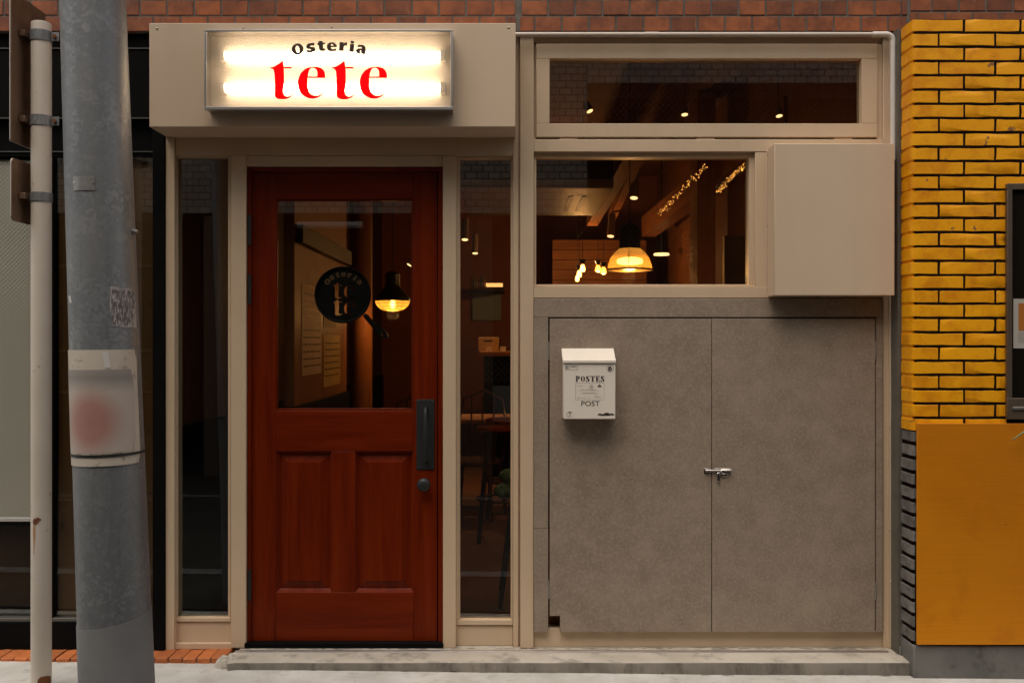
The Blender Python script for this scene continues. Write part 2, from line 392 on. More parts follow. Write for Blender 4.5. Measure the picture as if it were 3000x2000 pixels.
# ------------------------------------------------------------------ the concrete doorstep
ST = 0.043
def make_step():
    xs = [X(672, -0.16) + i * (X(2666, -0.174) - X(672, -0.16)) / 90 for i in range(91)]
    v = []; f = []
    for i, x in enumerate(xs):
        w = 0.002 * mnoise.noise((x * 2.1, 0, 5)) + 0.001 * mnoise.noise((x * 17, 0, 9))
        yf = -0.174 + w - (0.012 if i == 0 else 0)
        zt = ST - 0.002 + 0.0016 * mnoise.noise((x * 5, 2, 0))
        r = 0.006 + 0.003 * abs(mnoise.noise((x * 9, 4, 0)))
        v += [(x, 0.20, ST), (x, 0.03, ST), (x, -0.05, ST), (x, -0.12, ST - 0.0006), (x, yf + r, zt), (x, yf + r * 0.3, zt - r * 0.35), (x, yf, zt - r), (x, yf - 0.002, GZ(x) - 0.02), (x, 0.20, GZ(x) - 0.02)]
    k = 9
    for i in range(90):
        for j in range(k): f.append((i * k + j, i * k + (j + 1) % k, (i + 1) * k + (j + 1) % k, (i + 1) * k + j))
    f += [tuple(range(k)), tuple(90 * k + j for j in range(k - 1, -1, -1))]
    t = thing('doorstep', (0.2, -0.09, 0), 'low stained concrete step in front of the red door and cupboard', 'step')
    sl = link_mesh('concrete_slab', v, f, m_step, t, 0, 50)
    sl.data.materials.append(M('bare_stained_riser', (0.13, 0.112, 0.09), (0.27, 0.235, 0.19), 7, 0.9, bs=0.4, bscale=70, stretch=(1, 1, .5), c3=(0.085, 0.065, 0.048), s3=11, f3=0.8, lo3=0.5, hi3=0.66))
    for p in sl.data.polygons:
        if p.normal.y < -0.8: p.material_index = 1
    MB().box(X(690, -0.045), X(2600, -0.045), -0.062, -0.040, ST - 0.002, ST + 0.005).build('metal_strip', m_alu, t, 0.0015)
    b = MB()                                                           # broken mortar lump where the step meets the brick edging
    for q in range(9):
        c = Vector((X(655 + q * 4.5, -0.1) + random.uniform(-.008, .008), -0.11 + random.uniform(-.04, .06), GZ(-1.2)))
        b.lathe(c, [(0.001, 0.034 + .008 * random.random()), (.012, .031), (.021, .018), (.028, -.005)], 7)
    b.build('broken_mortar', m_step, t, 0, 30)
    g = MB(); rnd = random.Random(12)  # scattered dirt, plus fleck lines painting in contact shade along the step edges
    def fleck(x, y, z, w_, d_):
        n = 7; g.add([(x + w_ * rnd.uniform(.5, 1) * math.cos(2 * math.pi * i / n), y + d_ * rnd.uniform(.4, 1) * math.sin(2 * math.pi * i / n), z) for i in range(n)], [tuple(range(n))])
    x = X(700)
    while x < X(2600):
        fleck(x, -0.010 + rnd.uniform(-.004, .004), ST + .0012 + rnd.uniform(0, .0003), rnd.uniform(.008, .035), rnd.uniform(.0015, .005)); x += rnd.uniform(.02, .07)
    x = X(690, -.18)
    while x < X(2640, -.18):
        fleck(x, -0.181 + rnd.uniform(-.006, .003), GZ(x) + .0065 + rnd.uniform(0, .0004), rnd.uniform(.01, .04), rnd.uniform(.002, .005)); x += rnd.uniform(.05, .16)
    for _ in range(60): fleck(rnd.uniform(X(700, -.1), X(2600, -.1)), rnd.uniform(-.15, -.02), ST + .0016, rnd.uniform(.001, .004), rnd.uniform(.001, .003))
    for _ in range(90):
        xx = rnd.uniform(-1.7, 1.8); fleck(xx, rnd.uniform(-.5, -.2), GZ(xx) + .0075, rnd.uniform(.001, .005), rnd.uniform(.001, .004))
    tag(g.build('grime_shade', M('grime_contact_shade', (0.10, 0.08, 0.06), (0.18, 0.145, 0.11), 30, .95), t, 0, 0), kind='stuff')
    return t
make_step()

def rough_brick(L, H, DP, jit, bevel, seed, nseg=4):
    """a brick lying in X (L), Z (H), front towards -Y, uneven arrises; origin at its centre front"""
    rnd = random.Random(seed)
    pts = []
    for i in range(nseg): pts.append((-L / 2 + L * i / nseg, -H / 2))
    pts.append((L / 2, -H / 2)); pts.append((L / 2, 0)); pts.append((L / 2, H / 2))
    for i in range(1, nseg): pts.append((L / 2 - L * i / nseg, H / 2))
    pts.append((-L / 2, H / 2)); pts.append((-L / 2, 0))
    pts = [(x + rnd.uniform(-jit, jit), z + rnd.uniform(-jit, jit)) for x, z in pts]
    n = len(pts); v = []
    for x, z in pts: v.append((x - math.copysign(bevel, x) if abs(x) > L / 2 - .3 * L / nseg else x, rnd.uniform(-jit, jit) * .5, z - math.copysign(bevel, z) if abs(z) > H / 4 else z))
    for x, z in pts: v.append((x, bevel, z))
    for x, z in pts: v.append((x, DP, z))
    f = [tuple(range(n))] + [(i, n + i, n + (i + 1) % n, (i + 1) % n) for i in range(n)] + [(n + i, 2 * n + i, 2 * n + (i + 1) % n, n + (i + 1) % n) for i in range(n)]
    me = bpy.data.meshes.new('brick'); me.from_pydata(v, [], f); me.update()
    bm = bmesh.new(); bm.from_mesh(me); bmesh.ops.recalc_face_normals(bm, faces=bm.faces); bm.to_mesh(me); bm.free()
    me.polygons.foreach_set('use_smooth', [True] * len(me.polygons)); me.set_sharp_from_angle(angle=R(30))
    return me
def put(me, name, mat, parent, loc, scale=(1, 1, 1)):
    ob = bpy.data.objects.new(name, me); COL.objects.link(ob)
    if not me.materials: me.materials.append(mat)
    place(ob, loc, parent); ob.scale = scale
    return ob

# ------------------------------------------------------------------ orange brick edging at the left
ed = thing('brick_edging', (X(250, -0.1), -0.03, 0.03), 'row of orange paving bricks set along the ground at the left', 'edging')
ed_meshes = [rough_brick(0.056, 0.062, 0.150, 0.0018, 0.004, 30 + i, 2) for i in range(5)]
q = 0
px = -330.0
while px < 632:
    x0 = X(px + 19.5, -0.1)
    put(ed_meshes[q % 5], 'brick', m_edging, ed, (x0, -0.102 + random.uniform(-.003, .003), 0.003 + random.uniform(-.0015, .0015)))
    px += 41.2; q += 1
MB().box(X(-360, -.1), X(648, -.1), -0.094, 0.05, -0.05, 0.0285).build('mortar', m_mortar, ed)

# ------------------------------------------------------------------ red-brown brick building above the shop
bw = thing('brick_building', (0, 0.1, 2.72), 'red brown tiled brick wall of the building above the shop front', 'building')
YB = -0.03
zb = Z(94, YB)
def upper_wall_mat():
    m, nt, p = new_mat('upper_brick_wall')
    tc = _n(nt, 'ShaderNodeTexCoord'); mp = _n(nt, 'ShaderNodeMapping'); mp.inputs['Rotation'].default_value = (R(90), 0, 0)
    nt.links.new(tc.outputs['Object'], mp.inputs[0])
    br = _n(nt, 'ShaderNodeTexBrick'); nt.links.new(mp.outputs[0], br.inputs[0])
    br.inputs['Scale'].default_value = 1; br.inputs['Brick Width'].default_value = 0.118; br.inputs['Row Height'].default_value = 0.069
    br.inputs['Mortar Size'].default_value = 0.005
    br.inputs['Color1'].default_value = (0.30, 0.09, 0.03, 1); br.inputs['Color2'].default_value = (0.22, 0.065, 0.022, 1); br.inputs['Mortar'].default_value = (0.14, 0.12, 0.10, 1)
    nt.links.new(br.outputs[0], p.inputs['Base Color']); p.inputs['Roughness'].default_value = 0.6
    return m
m_upper = upper_wall_mat()
PITCH = X(79.7, YB) - X(0, YB); ROW = 47 * (D + YB) / FPX
MB().box(-6, 6, YB + 0.0035, 0.35, zb + 0.004, zb + 3 * ROW + 0.01).build('mortar', m_mortar, bw)
MB().box(-6, 6, YB, 0.35, zb + 3 * ROW + 0.012, 7.5).build('upper_wall', m_upper, bw)
tile_meshes = [rough_brick(PITCH - 0.009, ROW - 0.0085, 0.02, 0.0007, 0.0012, 60 + i, 3) for i in range(6)]
def tile_run(xa, xb, x_first, z0):
    x = x_first
    while x > xa: x -= PITCH
    while x < xb:
        a, b = max(x, xa), min(x + PITCH, xb)
        if b - a > 0.02:
            put(random.choice(tile_meshes), 'brick', m_tile, bw, ((a + b) / 2, YB + random.uniform(-.0012, .0012), z0 + ROW / 2), ((b - a) / PITCH, 1, 1))
        x += PITCH
xj = X(1517, YB); xr = X(2662, YB)
for r in range(3):                       # r = 0 is the lowest course
    z0 = zb + r * ROW
    half = (r % 2) * 0.5 * PITCH
    tile_run(-2.75, xj - 0.008, X(449, YB) + half, z0)
    tile_run(xj + 0.008, xr - 0.006, X(1566, YB) + half, z0)
    tile_run(xr + 0.006, 3.0, X(2690, YB) + half, z0 + 0.018)
MB().box(xj - 0.0075, xj + 0.0075, YB + 0.004, YB + 0.02, zb + 0.002, zb + 3 * ROW).build('expansion_joint', m_black, bw)
MB().box(X(1514), X(2680), YB + 0.008, 0.02, zb - 0.004, zb + 0.003).build('steel_lintel', m_black, bw)

# ------------------------------------------------------------------ the beige shop front
sf = thing('shop_front', (X(1060), 0.03, ST), 'beige painted wooden shop front with glazed sidelights and a red brown door', 'shop front')
ZB = ST + 0.001
def post(name, p0, p1, ptop, yf, yb=0.10, zb_=None, mat=None, par=None):
    z0 = ZB if zb_ is None else zb_
    return MB().box(X(p0, yf), X(p1, yf), yf, yb, z0, Z(ptop, yf)).build(name, mat or m_beige, par or sf, 0.002)
post('post', 485, 511, 372, 0.0, zb_=0.034)
post('post', 676, 720.5, 456, 0.0)
post('post', 1297.5, 1336, 456, 0.0)
post('post', 1503, 1519, 100, 0.012)
post('post', 1524, 1563.5, 100, -0.004)
MB().box(X(1519, .02), X(1524, .02), 0.03, 0.10, ZB, Z(100)).build('post_groove', m_beige, sf)
post('post', 2587.5, 2604, 100, 0.0)
post('post', 2605, 2632, 100, -0.012)
MB().box(X(511.5), X(1502.5), 0.012, 0.10, Z(456, .012), Z(330)).build('header', m_beige, sf, 0.002)
MB().box(X(485), X(1502.5), 0.02, 0.30, Z(329), 2.75).build('upper_header', m_beige, sf)
MB().box(X(721, .012), X(1297, .012), 0.012, 0.10, Z(488, .012), Z(457, .012)).build('door_header', m_beige, sf, 0.002)
MB().box(X(1564), X(2587), 0.006, 0.10, Z(112, .006), 2.74).build('top_casing', m_beige, sf, 0.002)
MB().box(X(1564), X(2587), 0.018, 0.10, Z(126, .018), Z(113, .018)).build('casing_moulding', m_beige, sf, 0.002)
scr = MB()
for (a, b) in ((2607, 1250), (2608, 1548), (2609, 1702)):
    MB().lathe((X(a, -.012), -0.0125, Z(b, -.012)), [(0.0001, -.0025), (.003, -.0022), (.0048, 0)], 12, 'Y').build('screw', m_beige2, sf)

def frame4(mb, o, i, yf, yb):
    ox0, ox1, oy0, oy1 = o; ix0, ix1, iy0, iy1 = i
    e = 0.0003
    mb.pbox(ox0, ox1, oy0, iy0, yf, yb); mb.pbox(ox0, ox1, iy1, oy1, yf, yb)
    mb.box(X(ox0, yf), X(ix0, yf), yf, yb, Z(iy0, yf) - e, Z(iy1, yf) + e); mb.box(X(ix1, yf), X(ox1, yf), yf, yb, Z(iy0, yf) - e, Z(iy1, yf) + e)
    return mb
def lattice(name, px0, px1, py0, py1, y, pitch, r, mat, par, ang=48):
    """crossed wires cast into the glass: many fine bars, one mesh"""
    x0, x1 = X(px0, y), X(px1, y); z1, z0 = Z(py0, y), Z(py1, y)
    b = MB(); t = math.tan(R(ang))
    for sgn in (1, -1):
        step = pitch / math.cos(R(ang)) * 1.0
        c = -3 * (x1 - x0) * t - abs(z1 - z0)
        lim = abs(z1 - z0) + 3 * (x1 - x0) * t
        while c < lim:
            pts = []
            for xx in (x0, x1):
                zz = z0 + c + sgn * t * (xx - x0)
                pts.append((xx, zz))
            (xa, za), (xb, zb2) = pts
            # clip to z range
            def at(zv): return xa + (zv - za) * (xb - xa) / (zb2 - za)
            q0, q1 = (xa, za), (xb, zb2)
            if q0[1] > q1[1]: q0, q1 = q1, q0
            if q1[1] > z0 and q0[1] < z1:
                if q0[1] < z0: q0 = (at(z0), z0)
                if q1[1] > z1: q1 = (at(z1), z1)
                yy = y + (0.0004 if sgn > 0 else -0.0004)
                b.cyl((q0[0], yy, q0[1]), (q1[0], yy, q1[1]), r, seg=4, caps=False)
            c += step
    return tag(b.build(name, mat, par, 0, 0), kind='stuff')

# sidelights beside the door
def sidelight(o, i, bottom, lab):
    yf = 0.022
    w = frame4(MB(), o, i, yf, 0.075).build('sidelight_window', m_beige, sf, 0.0015); w['label'] = lab
    MB().pbox(i[0] - 3, i[1] + 3, i[2] - 3, i[3] + 3, 0.045, 0.050).build('pane', m_glass, w)
    frame4(MB(), (i[0] - 2, i[1] + 2, i[2] - 2, i[3] + 2), (i[0] + 4, i[1] - 4, i[2] + 3, i[3] - 4), 0.034, 0.0445).build('glazing_bead', m_beige, w, 0.001)
    return w
wl_ = sidelight((511.5, 675.5, 457, 1820), (516, 672, 461, 1809), 1893, 'dark narrow window to the left of the door')
MB().box(X(511.5, .014), X(675.5, .014), 0.030, 0.10, 0.034, Z(1821, .03)).build('apron_panel', m_beige, sf, 0.002)
MB().box(X(508, .0), X(676, .0), 0.010, 0.0295, 0.034, 0.060).build('apron_skirting', m_beige, sf, 0.002)
wr_ = sidelight((1336.5, 1502.5, 457, 1830), (1344, 1500, 464, 1815), 1893, 'narrow window to the right of the door, a dim bar inside')
lattice('wire_mesh', 1345, 1499, 600, 1120, 0.0475, 0.020, 0.00030, m_wire, wr_)
MB().box(X(1336.5, .014), X(1502.5, .014), 0.030, 0.10, ZB, Z(1831, .03)).build('apron_panel', m_beige, sf, 0.002)

# sign canopy over the door
YF = -0.19
cb = MB().box(X(437, YF), X(1510.5, YF), YF, 0.0115, Z(372, YF), Z(68, YF)).build('canopy_box', m_beige2, sf, 0.0025)
for (a, b) in ((460, 84), (713, 83), (972, 80), (1490, 82)):
    MB().lathe((X(a, YF), YF - 0.0003, Z(b, YF)), [(0.0001, -.003), (.003, -.0026), (.0055, 0)], 12, 'Y').build('screw', m_screw, cb)

# transom window
tw = frame4(MB(), (1571, 2571, 128, 402), (1610, 2525, 172, 362), 0.0, 0.06).build('transom_window', m_beige, sf, 0.002)
tw['label'] = 'long high window with wired glass above the wide window'
MB().pbox(1606, 2529, 168, 366, 0.030, 0.035).build('pane', m_glass, tw)
lattice('wire_mesh', 1611, 2524, 173, 361, 0.0325, 0.020, 0.00028, m_wire, tw)
MB().box(X(1564), X(1570.5), 0.02, 0.10, Z(408), Z(127)).build('casing', m_beige, sf, 0.001)
MB().box(X(2571.5), X(2587), 0.012, 0.10, Z(408), Z(127)).build('casing', m_beige, sf, 0.001)
for (a, b) in ((1640, 1691), (2042, 2094), (2446, 2499)):
    MB().box(X(a), X(b), 0.006, 0.05, Z(407.6), Z(402.4)).build('spacer_block', m_beige, tw)
MB().box(X(1571), X(2571), 0.050, 0.09, Z(408), Z(402)).build('slot_backing', m_black, sf)
# middle rail and wide window
MB().pbox(1564, 2587, 408.3, 444.5, -0.002, 0.10).build('rail', m_beige, sf, 0.002)
pw = frame4(MB(), (1564, 2212, 445, 840), (1571, 2195, 461, 833), 0.020, 0.085).build('wide_window', m_beige, sf, 0.002)
pw['label'] = 'wide wired glass window with a lit pendant lamp inside'
MB().pbox(1567, 2199, 457, 837, 0.050, 0.055).build('pane', m_glass, pw)
lattice('wire_mesh', 1572, 2194, 462, 832, 0.0525, 0.020, 0.00030, m_wire, pw)
MB().pbox(1564, 2587, 840.5, 872.5, -0.006, 0.10).build('rail', m_beige, sf, 0.002)
MB().pbox(2212.5, 2587, 445, 840, 0.0, 0.10).build('side_panel', m_beige, sf, 0.002)
MB().box(X(1564), X(2587), 0.012, 0.10, ZB, Z(1840)).build('base_panel', m_beige, sf, 0.002)
MB().box(X(1564), X(2587), 0.060, 0.10, Z(1839), Z(873)).build('backing_board', m_inwood, sf)

# ---- the door
df = MB()
df.box(X(721), X(732), 0.014, 0.095, 0.066, Z(488.5)); df.box(X(1283), X(1297), 0.014, 0.095, 0.066, Z(488.5)); df.box(X(732.2), X(1282.8), 0.014, 0.095, Z(500), Z(488.5))
df.build('door_frame', m_door_v, sf, 0.0015)
MB().box(X(716, -.004), X(1299, -.004), -0.006, 0.095, ZB, 0.0655).build('threshold', m_black, sf, 0.002)
YD = 0.030
dr = MB().pbox(733, 808, 501, 1884, YD, 0.072).build('door', m_door_v, sf, 0.002)
dr['label'] = 'red brown wooden door, glass above and two raised panels below'
MB().pbox(1211, 1281.5, 501, 1884, YD, 0.072).build('stile', m_door_v, dr, 0.002)
MB().pbox(808.2, 1210.8, 501, 584, YD + .0004, 0.072).build('rail', m_door_h, dr, 0.002)
MB().pbox(808.2, 1210.8, 1203, 1321, YD + .0004, 0.072).build('rail', m_door_h, dr, 0.002)
MB().pbox(808.2, 1210.8, 1734, 1884, YD + .0004, 0.072).build('rail', m_door_h, dr, 0.002)
MB().pbox(971, 1040, 1321.3, 1733.7, YD + .0008, 0.072).build('stile', m_door_v, dr, 0.002)
def raised_panel(a, b, t, u):
    """a fielded panel: edge deep, slope up to a raised middle"""
    e = [(X(a, YD), Z(t, YD)), (X(b, YD), Z(t, YD)), (X(b, YD), Z(u, YD)), (X(a, YD), Z(u, YD))]
    def inset(k): return [(e[0][0] + k, e[0][1] - k), (e[1][0] - k, e[1][1] - k), (e[2][0] - k, e[2][1] + k), (e[3][0] + k, e[3][1] + k)]
    rings = [(inset(-0.001), YD + 0.003), (inset(0.003), YD + 0.009), (inset(0.007), YD + 0.014), (inset(0.013), YD + 0.021), (inset(0.046), YD + 0.011), (inset(0.048), YD + 0.007)]
    v = [(x, y, z) for r, y in rings for x, z in r]; f = []
    for k in range(len(rings) - 1):
        for i in range(4): f.append((k * 4 + i, k * 4 + (i + 1) % 4, k * 4 + 4 + (i + 1) % 4, k * 4 + 4 + i))
    n = len(v); f.append((n - 4, n - 3, n - 2, n - 1))
    v += [(x, 0.070, z) for x, z in inset(-0.001)]
    for i in range(4): f.append((i, (i + 1) % 4, n + (i + 1) % 4, n + i))
    f.append((n, n + 1, n + 2, n + 3))
    return link_mesh('panel', v, f, m_door_v, dr, 0, 12)
raised_panel(808.5, 970.7, 1321.5, 1733.5); raised_panel(1040.3, 1210.5, 1321.5, 1733.5)
MB().pbox(805, 1214, 580, 1206, 0.047, 0.052).build('pane', m_glass, dr)
frame4(MB(), (808.4, 1210.6, 584.2, 1203), (813, 1206, 589, 1196), YD + 0.006, 0.0465).build('glazing_bead', m_door_h, dr, 0.0015)
for (t, u) in ((629, 718), (803, 890), (1668, 1757)):
    h = MB(); zt, zu = Z(t, .012), Z(u, .012); xx = X(732, .012)
    for k in range(5):
        h.cyl((xx, 0.012, zu + (zt - zu) * (k + .03) / 5), (xx, 0.012, zu + (zt - zu) * (k + .97) / 5), 0.0065, seg=12)
    h.box(xx - 0.010, xx + 0.004, 0.0135, 0.0165, zu, zt)
    h.build('hinge', m_iron, dr)
pl = MB().pbox(1220, 1273, 1170, 1375, YD - 0.004, YD - 0.0002).build('pull_plate', m_iron, dr, 0.001)
hx = X(1246, -.02); z_a, z_b = Z(1199, -.01), Z(1350, -.01)
path = [(hx, YD - .003, z_a), (hx, YD - .020, z_a + .004), (hx, YD - .038, z_a - .004), (hx, YD - .045, z_a - .022), (hx, YD - .047, (z_a + z_b) / 2), (hx, YD - .045, z_b + .022), (hx, YD - .036, z_b + .004), (hx, YD - .018, z_b - .004), (hx, YD - .003, z_b)]
MB().tube(path, [.008, .007, .0068, .0075, .0085, .0075, .0068, .007, .008], 14).build('pull_handle', m_iron, dr)
for a in (1225, 1268):
    for b in (1176.5, 1368.5):
        MB().lathe((X(a, YD), YD - .0042, Z(b, YD)), [(.0001, -.0022), (.0026, -.0018), (.0042, 0)], 12, 'Y').build('screw', m_iron, dr)
MB().lathe((X(1240, -.02), YD, Z(1421, -.02)), [(.0001, -.052), (.016, -.051), (.025, -.047), (.0295, -.040), (.0290, -.031), (.022, -.024), (.012, -.018), (.011, -.008), (.022, -.005), (.025, -.0005)], 28, 'Y').build('knob', m_iron, dr)

# ------------------------------------------------------------------ grey cupboard in the shop front
uc = thing('utility_cupboard', (X(2080), 0.0, Z(1850)), 'mottled grey double door cupboard below the wide window', 'cupboard')
YC = -0.012
MB().pbox(1564.5, 2586.5, 874, 929, YC, 0.055).build('top_panel', m_grey, uc, 0.0015)
MB().pbox(1564.5, 1606, 929.6, 1547, YC, 0.055).build('side_panel', m_grey, uc, 0.001)
MB().pbox(1564.5, 1606, 1548.2, 1850, YC, 0.011).build('side_panel', m_grey, uc, 0.001)
MB().pbox(2566, 2586.5, 929.6, 1547, YC, 0.055).build('side_panel', m_grey, uc, 0.001)
MB().pbox(2566, 2586.5, 1548.2, 1850, YC, 0.011).build('side_panel', m_grey, uc, 0.001)
poly = [(1610.5, 933), (2084, 933), (2084, 1850), (1641, 1850), (1641, 1803), (1610.5, 1803)]
cd1 = MB().prism([(X(a, YC - .003), Z(b, YC - .003)) for a, b in poly], YC - .003, 0.010).build('cupboard_door', m_grey, uc, 0.001)
cd1['label'] = 'left cupboard door with a notch cut from its lower corner'
cd2 = MB().pbox(2086, 2563.5, 933, 1850, YC - .003, 0.010).build('cupboard_door', m_grey, uc, 0.001)
for d, a, lst in ((cd1, 1608, ((1001, 1054), (1698, 1752))), (cd2, 2565, ((1000, 1052), (1704, 1756)))):
    for t, u in lst:
        MB().cyl((X(a, YC), YC - .002, Z(u, YC)), (X(a, YC), YC - .002, Z(t, YC)), 0.0032, seg=10).build('hinge', m_alu, d)
lt = MB().pbox(2062, 2082, 1371, 1387, YC - .0048, YC - .0034).build('latch_keep', m_chrome, uc, 0.0006)
MB().cyl((X(2066, -.02), YC - .010, Z(1378, -.02)), (X(2083, -.02), YC - .010, Z(1378, -.02)), 0.0062, seg=14).build('loop', m_chrome, lt)
la = MB().pbox(2094, 2140, 1371, 1386, YC - .0048, YC - .0034).build('latch', m_chrome, uc, 0.0006)
la['label'] = 'small chromed sliding bolt joining the two doors'
MB().cyl((X(2070, -.02), YC - .0105, Z(1377.5, -.02)), (X(2142, -.02), YC - .0105, Z(1377.5, -.02)), 0.0042, seg=14).build('bolt', m_chrome, la)
MB().tube([(X(2108, -.02), YC - .012, Z(1386, -.02)), (X(2111, -.02), YC - .0135, Z(1379, -.02)), (X(2118, -.02), YC - .0135, Z(1376.5, -.02)), (X(2141, -.02), YC - .0135, Z(1376.5, -.02))], .0058, 12).build('bolt_guide', m_chrome, la)
MB().pbox(2101, 2110, 1384, 1409, YC - .017, YC - .007).build('lever', m_chrome, la, 0.0025)
MB().pbox(2114, 2132, 1386, 1396, YC - .010, YC - .0035).build('staple', m_chrome, la, 0.003)

# ------------------------------------------------------------------ beige steel cover box
cv = thing('metal_cover_box', (X(2440), -0.06, Z(868)), 'plain beige metal cover box at the right end of the wide window', 'metal box')
YV = -0.116
MB().box(X(2269, YV), X(2621, YV), YV, -0.0125, Z(865.5, YV), Z(421, YV)).build('cover', m_beige2, cv, 0.0025)
fl = MB().box(X(2245), X(2254), -0.0045, -0.0005, Z(874), Z(441)).build('flange', m_beige2, cv, 0.001)
for b in (455, 663, 846):
    MB().lathe((X(2249), -0.0046, Z(b)), [(.0001, -.003), (.003, -.0026), (.005, 0)], 12, 'Y').build('screw', m_screw, fl)

# ------------------------------------------------------------------ conduit over the transom window
cp = thing('conduit_pipe', (X(2100), -0.028, Z(101)), 'pale plastic conduit pipe running above the high window and down its right side', 'pipe')
yc = -0.046
zc = Z(101.5, yc); xc = X(2616, yc)
MB().cyl((X(1508, yc), yc, Z(101.5, yc)), (X(2566, yc), yc, zc), 0.0095, seg=18).build('pipe_run', m_pvc, cp)
arc = [(xc - .030 + .030 * math.sin(t), yc, zc - .030 + .030 * math.cos(t)) for t in (R(90) * i / 8 for i in range(9))]
MB().tube([(X(2556, yc), yc, zc)] + arc + [(xc, yc, zc - .055)], 0.0122, 18).build('elbow', m_pvc2, cp)
MB().cyl((xc, yc, zc - .053), (xc, yc, Z(470, yc)), 0.0115, seg=18).build('pipe_run', m_pvc2, cp)
MB().cyl((X(1890, yc), yc, zc), (X(1930, yc), yc, zc), 0.0108, seg=18).build('coupling', m_pvc, cp)
MB().lathe((X(2629, -.03), -0.034, Z(462, -.03)), [(.0001, 0.0), (.011, .002), (.014, .012), (.013, .030), (.0001, .034)], 14).build('clip', m_pvc2, cp)

# ------------------------------------------------------------------ lit box sign
m_tube = emit('lit_fluorescent_tube', (1.0, 0.83, 0.61), 9.0)
m_ribbed = translucent('ribbed_clear_acrylic', (0.46, 0.41, 0.35), 0.60, (1, 0.97, 0.92), 0.30)
m_redfilm = translucent('red_film', (0.80, 0.003, 0.014), 0.06, (1, 0.02, 0.03), 0.45)
m_brownfilm = M('dark_brown_film', (0.035, 0.014, 0.004), None, rough=0.5)
m_lampwhite = M('white_enamel', (0.56, 0.50, 0.425), None, rough=0.4)
YS = -0.262
sg = thing('lightbox_sign', (X(962, YS), -0.226, Z(322, YS)), 'lit box sign reading Osteria tete on the canopy over the door', 'sign')
frame4(MB(), (598, 1327, 87, 322), (605, 1320, 94, 312.5), YS, YS + 0.012).build('front_frame', m_alu, sg, 0.0015)
fx0, fx1, fz1, fz0 = X(600, YS), X(1325, YS), Z(88.5, YS), Z(320.5, YS)
w = 0.002
MB().box(fx0, fx1, YS + .0125, YF - .0005, fz1 - w, fz1).box(fx0, fx1, YS + .0125, YF - .0005, fz0, fz0 + w).box(fx0, fx0 + w, YS + .0125, YF - .0005, fz0 + w + .0002, fz1 - w - .0002).box(fx1 - w, fx1, YS + .0125, YF - .0005, fz0 + w + .0002, fz1 - w - .0002).build('housing', m_alu, sg)
MB().box(fx0 + .003, fx1 - .003, YF - .004, YF - .001, fz0 + .003, fz1 - .003).build('back_plate', m_lampwhite, sg)
dv, dfc = [], []                                          # ribbed sheet: fine horizontal ribs, real relief
nr = 64; za, zb_ = Z(313.5, YS), Z(93, YS)
for k in range(nr * 2 + 1):
    z = za + (zb_ - za) * k / (nr * 2); y = YS + 0.008 - (0.0016 if k % 2 else 0)
    dv += [(X(604, YS), y, z), (X(1321, YS), y, z)]
for k in range(nr * 2): dfc.append((2 * k, 2 * k + 1, 2 * k + 3, 2 * k + 2))
link_mesh('ribbed_face', dv, dfc, m_ribbed, sg, 0, 0)
for (py, yy) in ((164, -0.222), (258, -0.222)):
    zc_ = Z(py, yy); xa, xb = X(660, yy), X(1290, yy)
    tb = MB().cyl((xa, yy, zc_), (xb, yy, zc_), 0.0165, seg=20).build('fluorescent_tube', m_tube, sg)
    for (q, s_) in ((xa, -1), (xb, 1)):
        MB().box(q, q + s_ * 0.022, yy - .014, YF - .0045, zc_ - .022, zc_ + .022).build('lamp_holder', m_lampwhite, tb, 0.002)
def zp(pts, y, sc=2.045, ox=400, oy=0): return [(X(ox + a / sc, y), Z(oy + b / sc, y)) for a, b in pts]
T_OUT = [(800, 405, 1), (818, 404), (850, 385), (876, 364, 1), (882, 402, 1), (930, 402, 1), (930, 412, 1), (883, 412, 1), (885, 470), (884, 510), (877, 545), (882, 572), (900, 582), (920, 578), (938, 562, 1), (926, 582), (900, 595), (862, 597), (834, 590), (827, 565), (829, 490), (826, 430), (815, 412), (800, 412, 1)]
E_OUT = [(1131, 468, 1), (1130, 435), (1112, 411), (1080, 401), (1046, 402), (1008, 414), (980, 444), (966, 485), (968, 525), (984, 562), (1018, 587), (1055, 594), (1090, 586), (1115, 566), (1130, 540, 1), (1112, 563), (1088, 576), (1062, 576), (1038, 562), (1026, 530), (1024, 495), (1024, 468, 1)]
E_IN = [(1026, 460, 1), (1030, 432), (1044, 408), (1064, 406), (1080, 420), (1084, 440), (1083, 460, 1)]
def shifted(p, dx, k=1.0): return [(a[0] + dx, *a[1:]) for a in p]
yl = YS + 0.0055
for dx in (0, 370):
    flat_shape('letter', [zp(chaikin(shifted(T_OUT, dx)), yl)], yl, 0.0008, m_redfilm, sg)
    flat_shape('letter', [zp(chaikin(shifted(E_OUT, dx)), yl), zp(chaikin(shifted(E_IN, dx)), yl)], yl, 0.0008, m_redfilm, sg)
def ell(a, b, cx=0, cy=0, n=28): return [(cx + a * math.cos(2 * math.pi * i / n), cy + b * math.sin(2 * math.pi * i / n)) for i in range(n)]
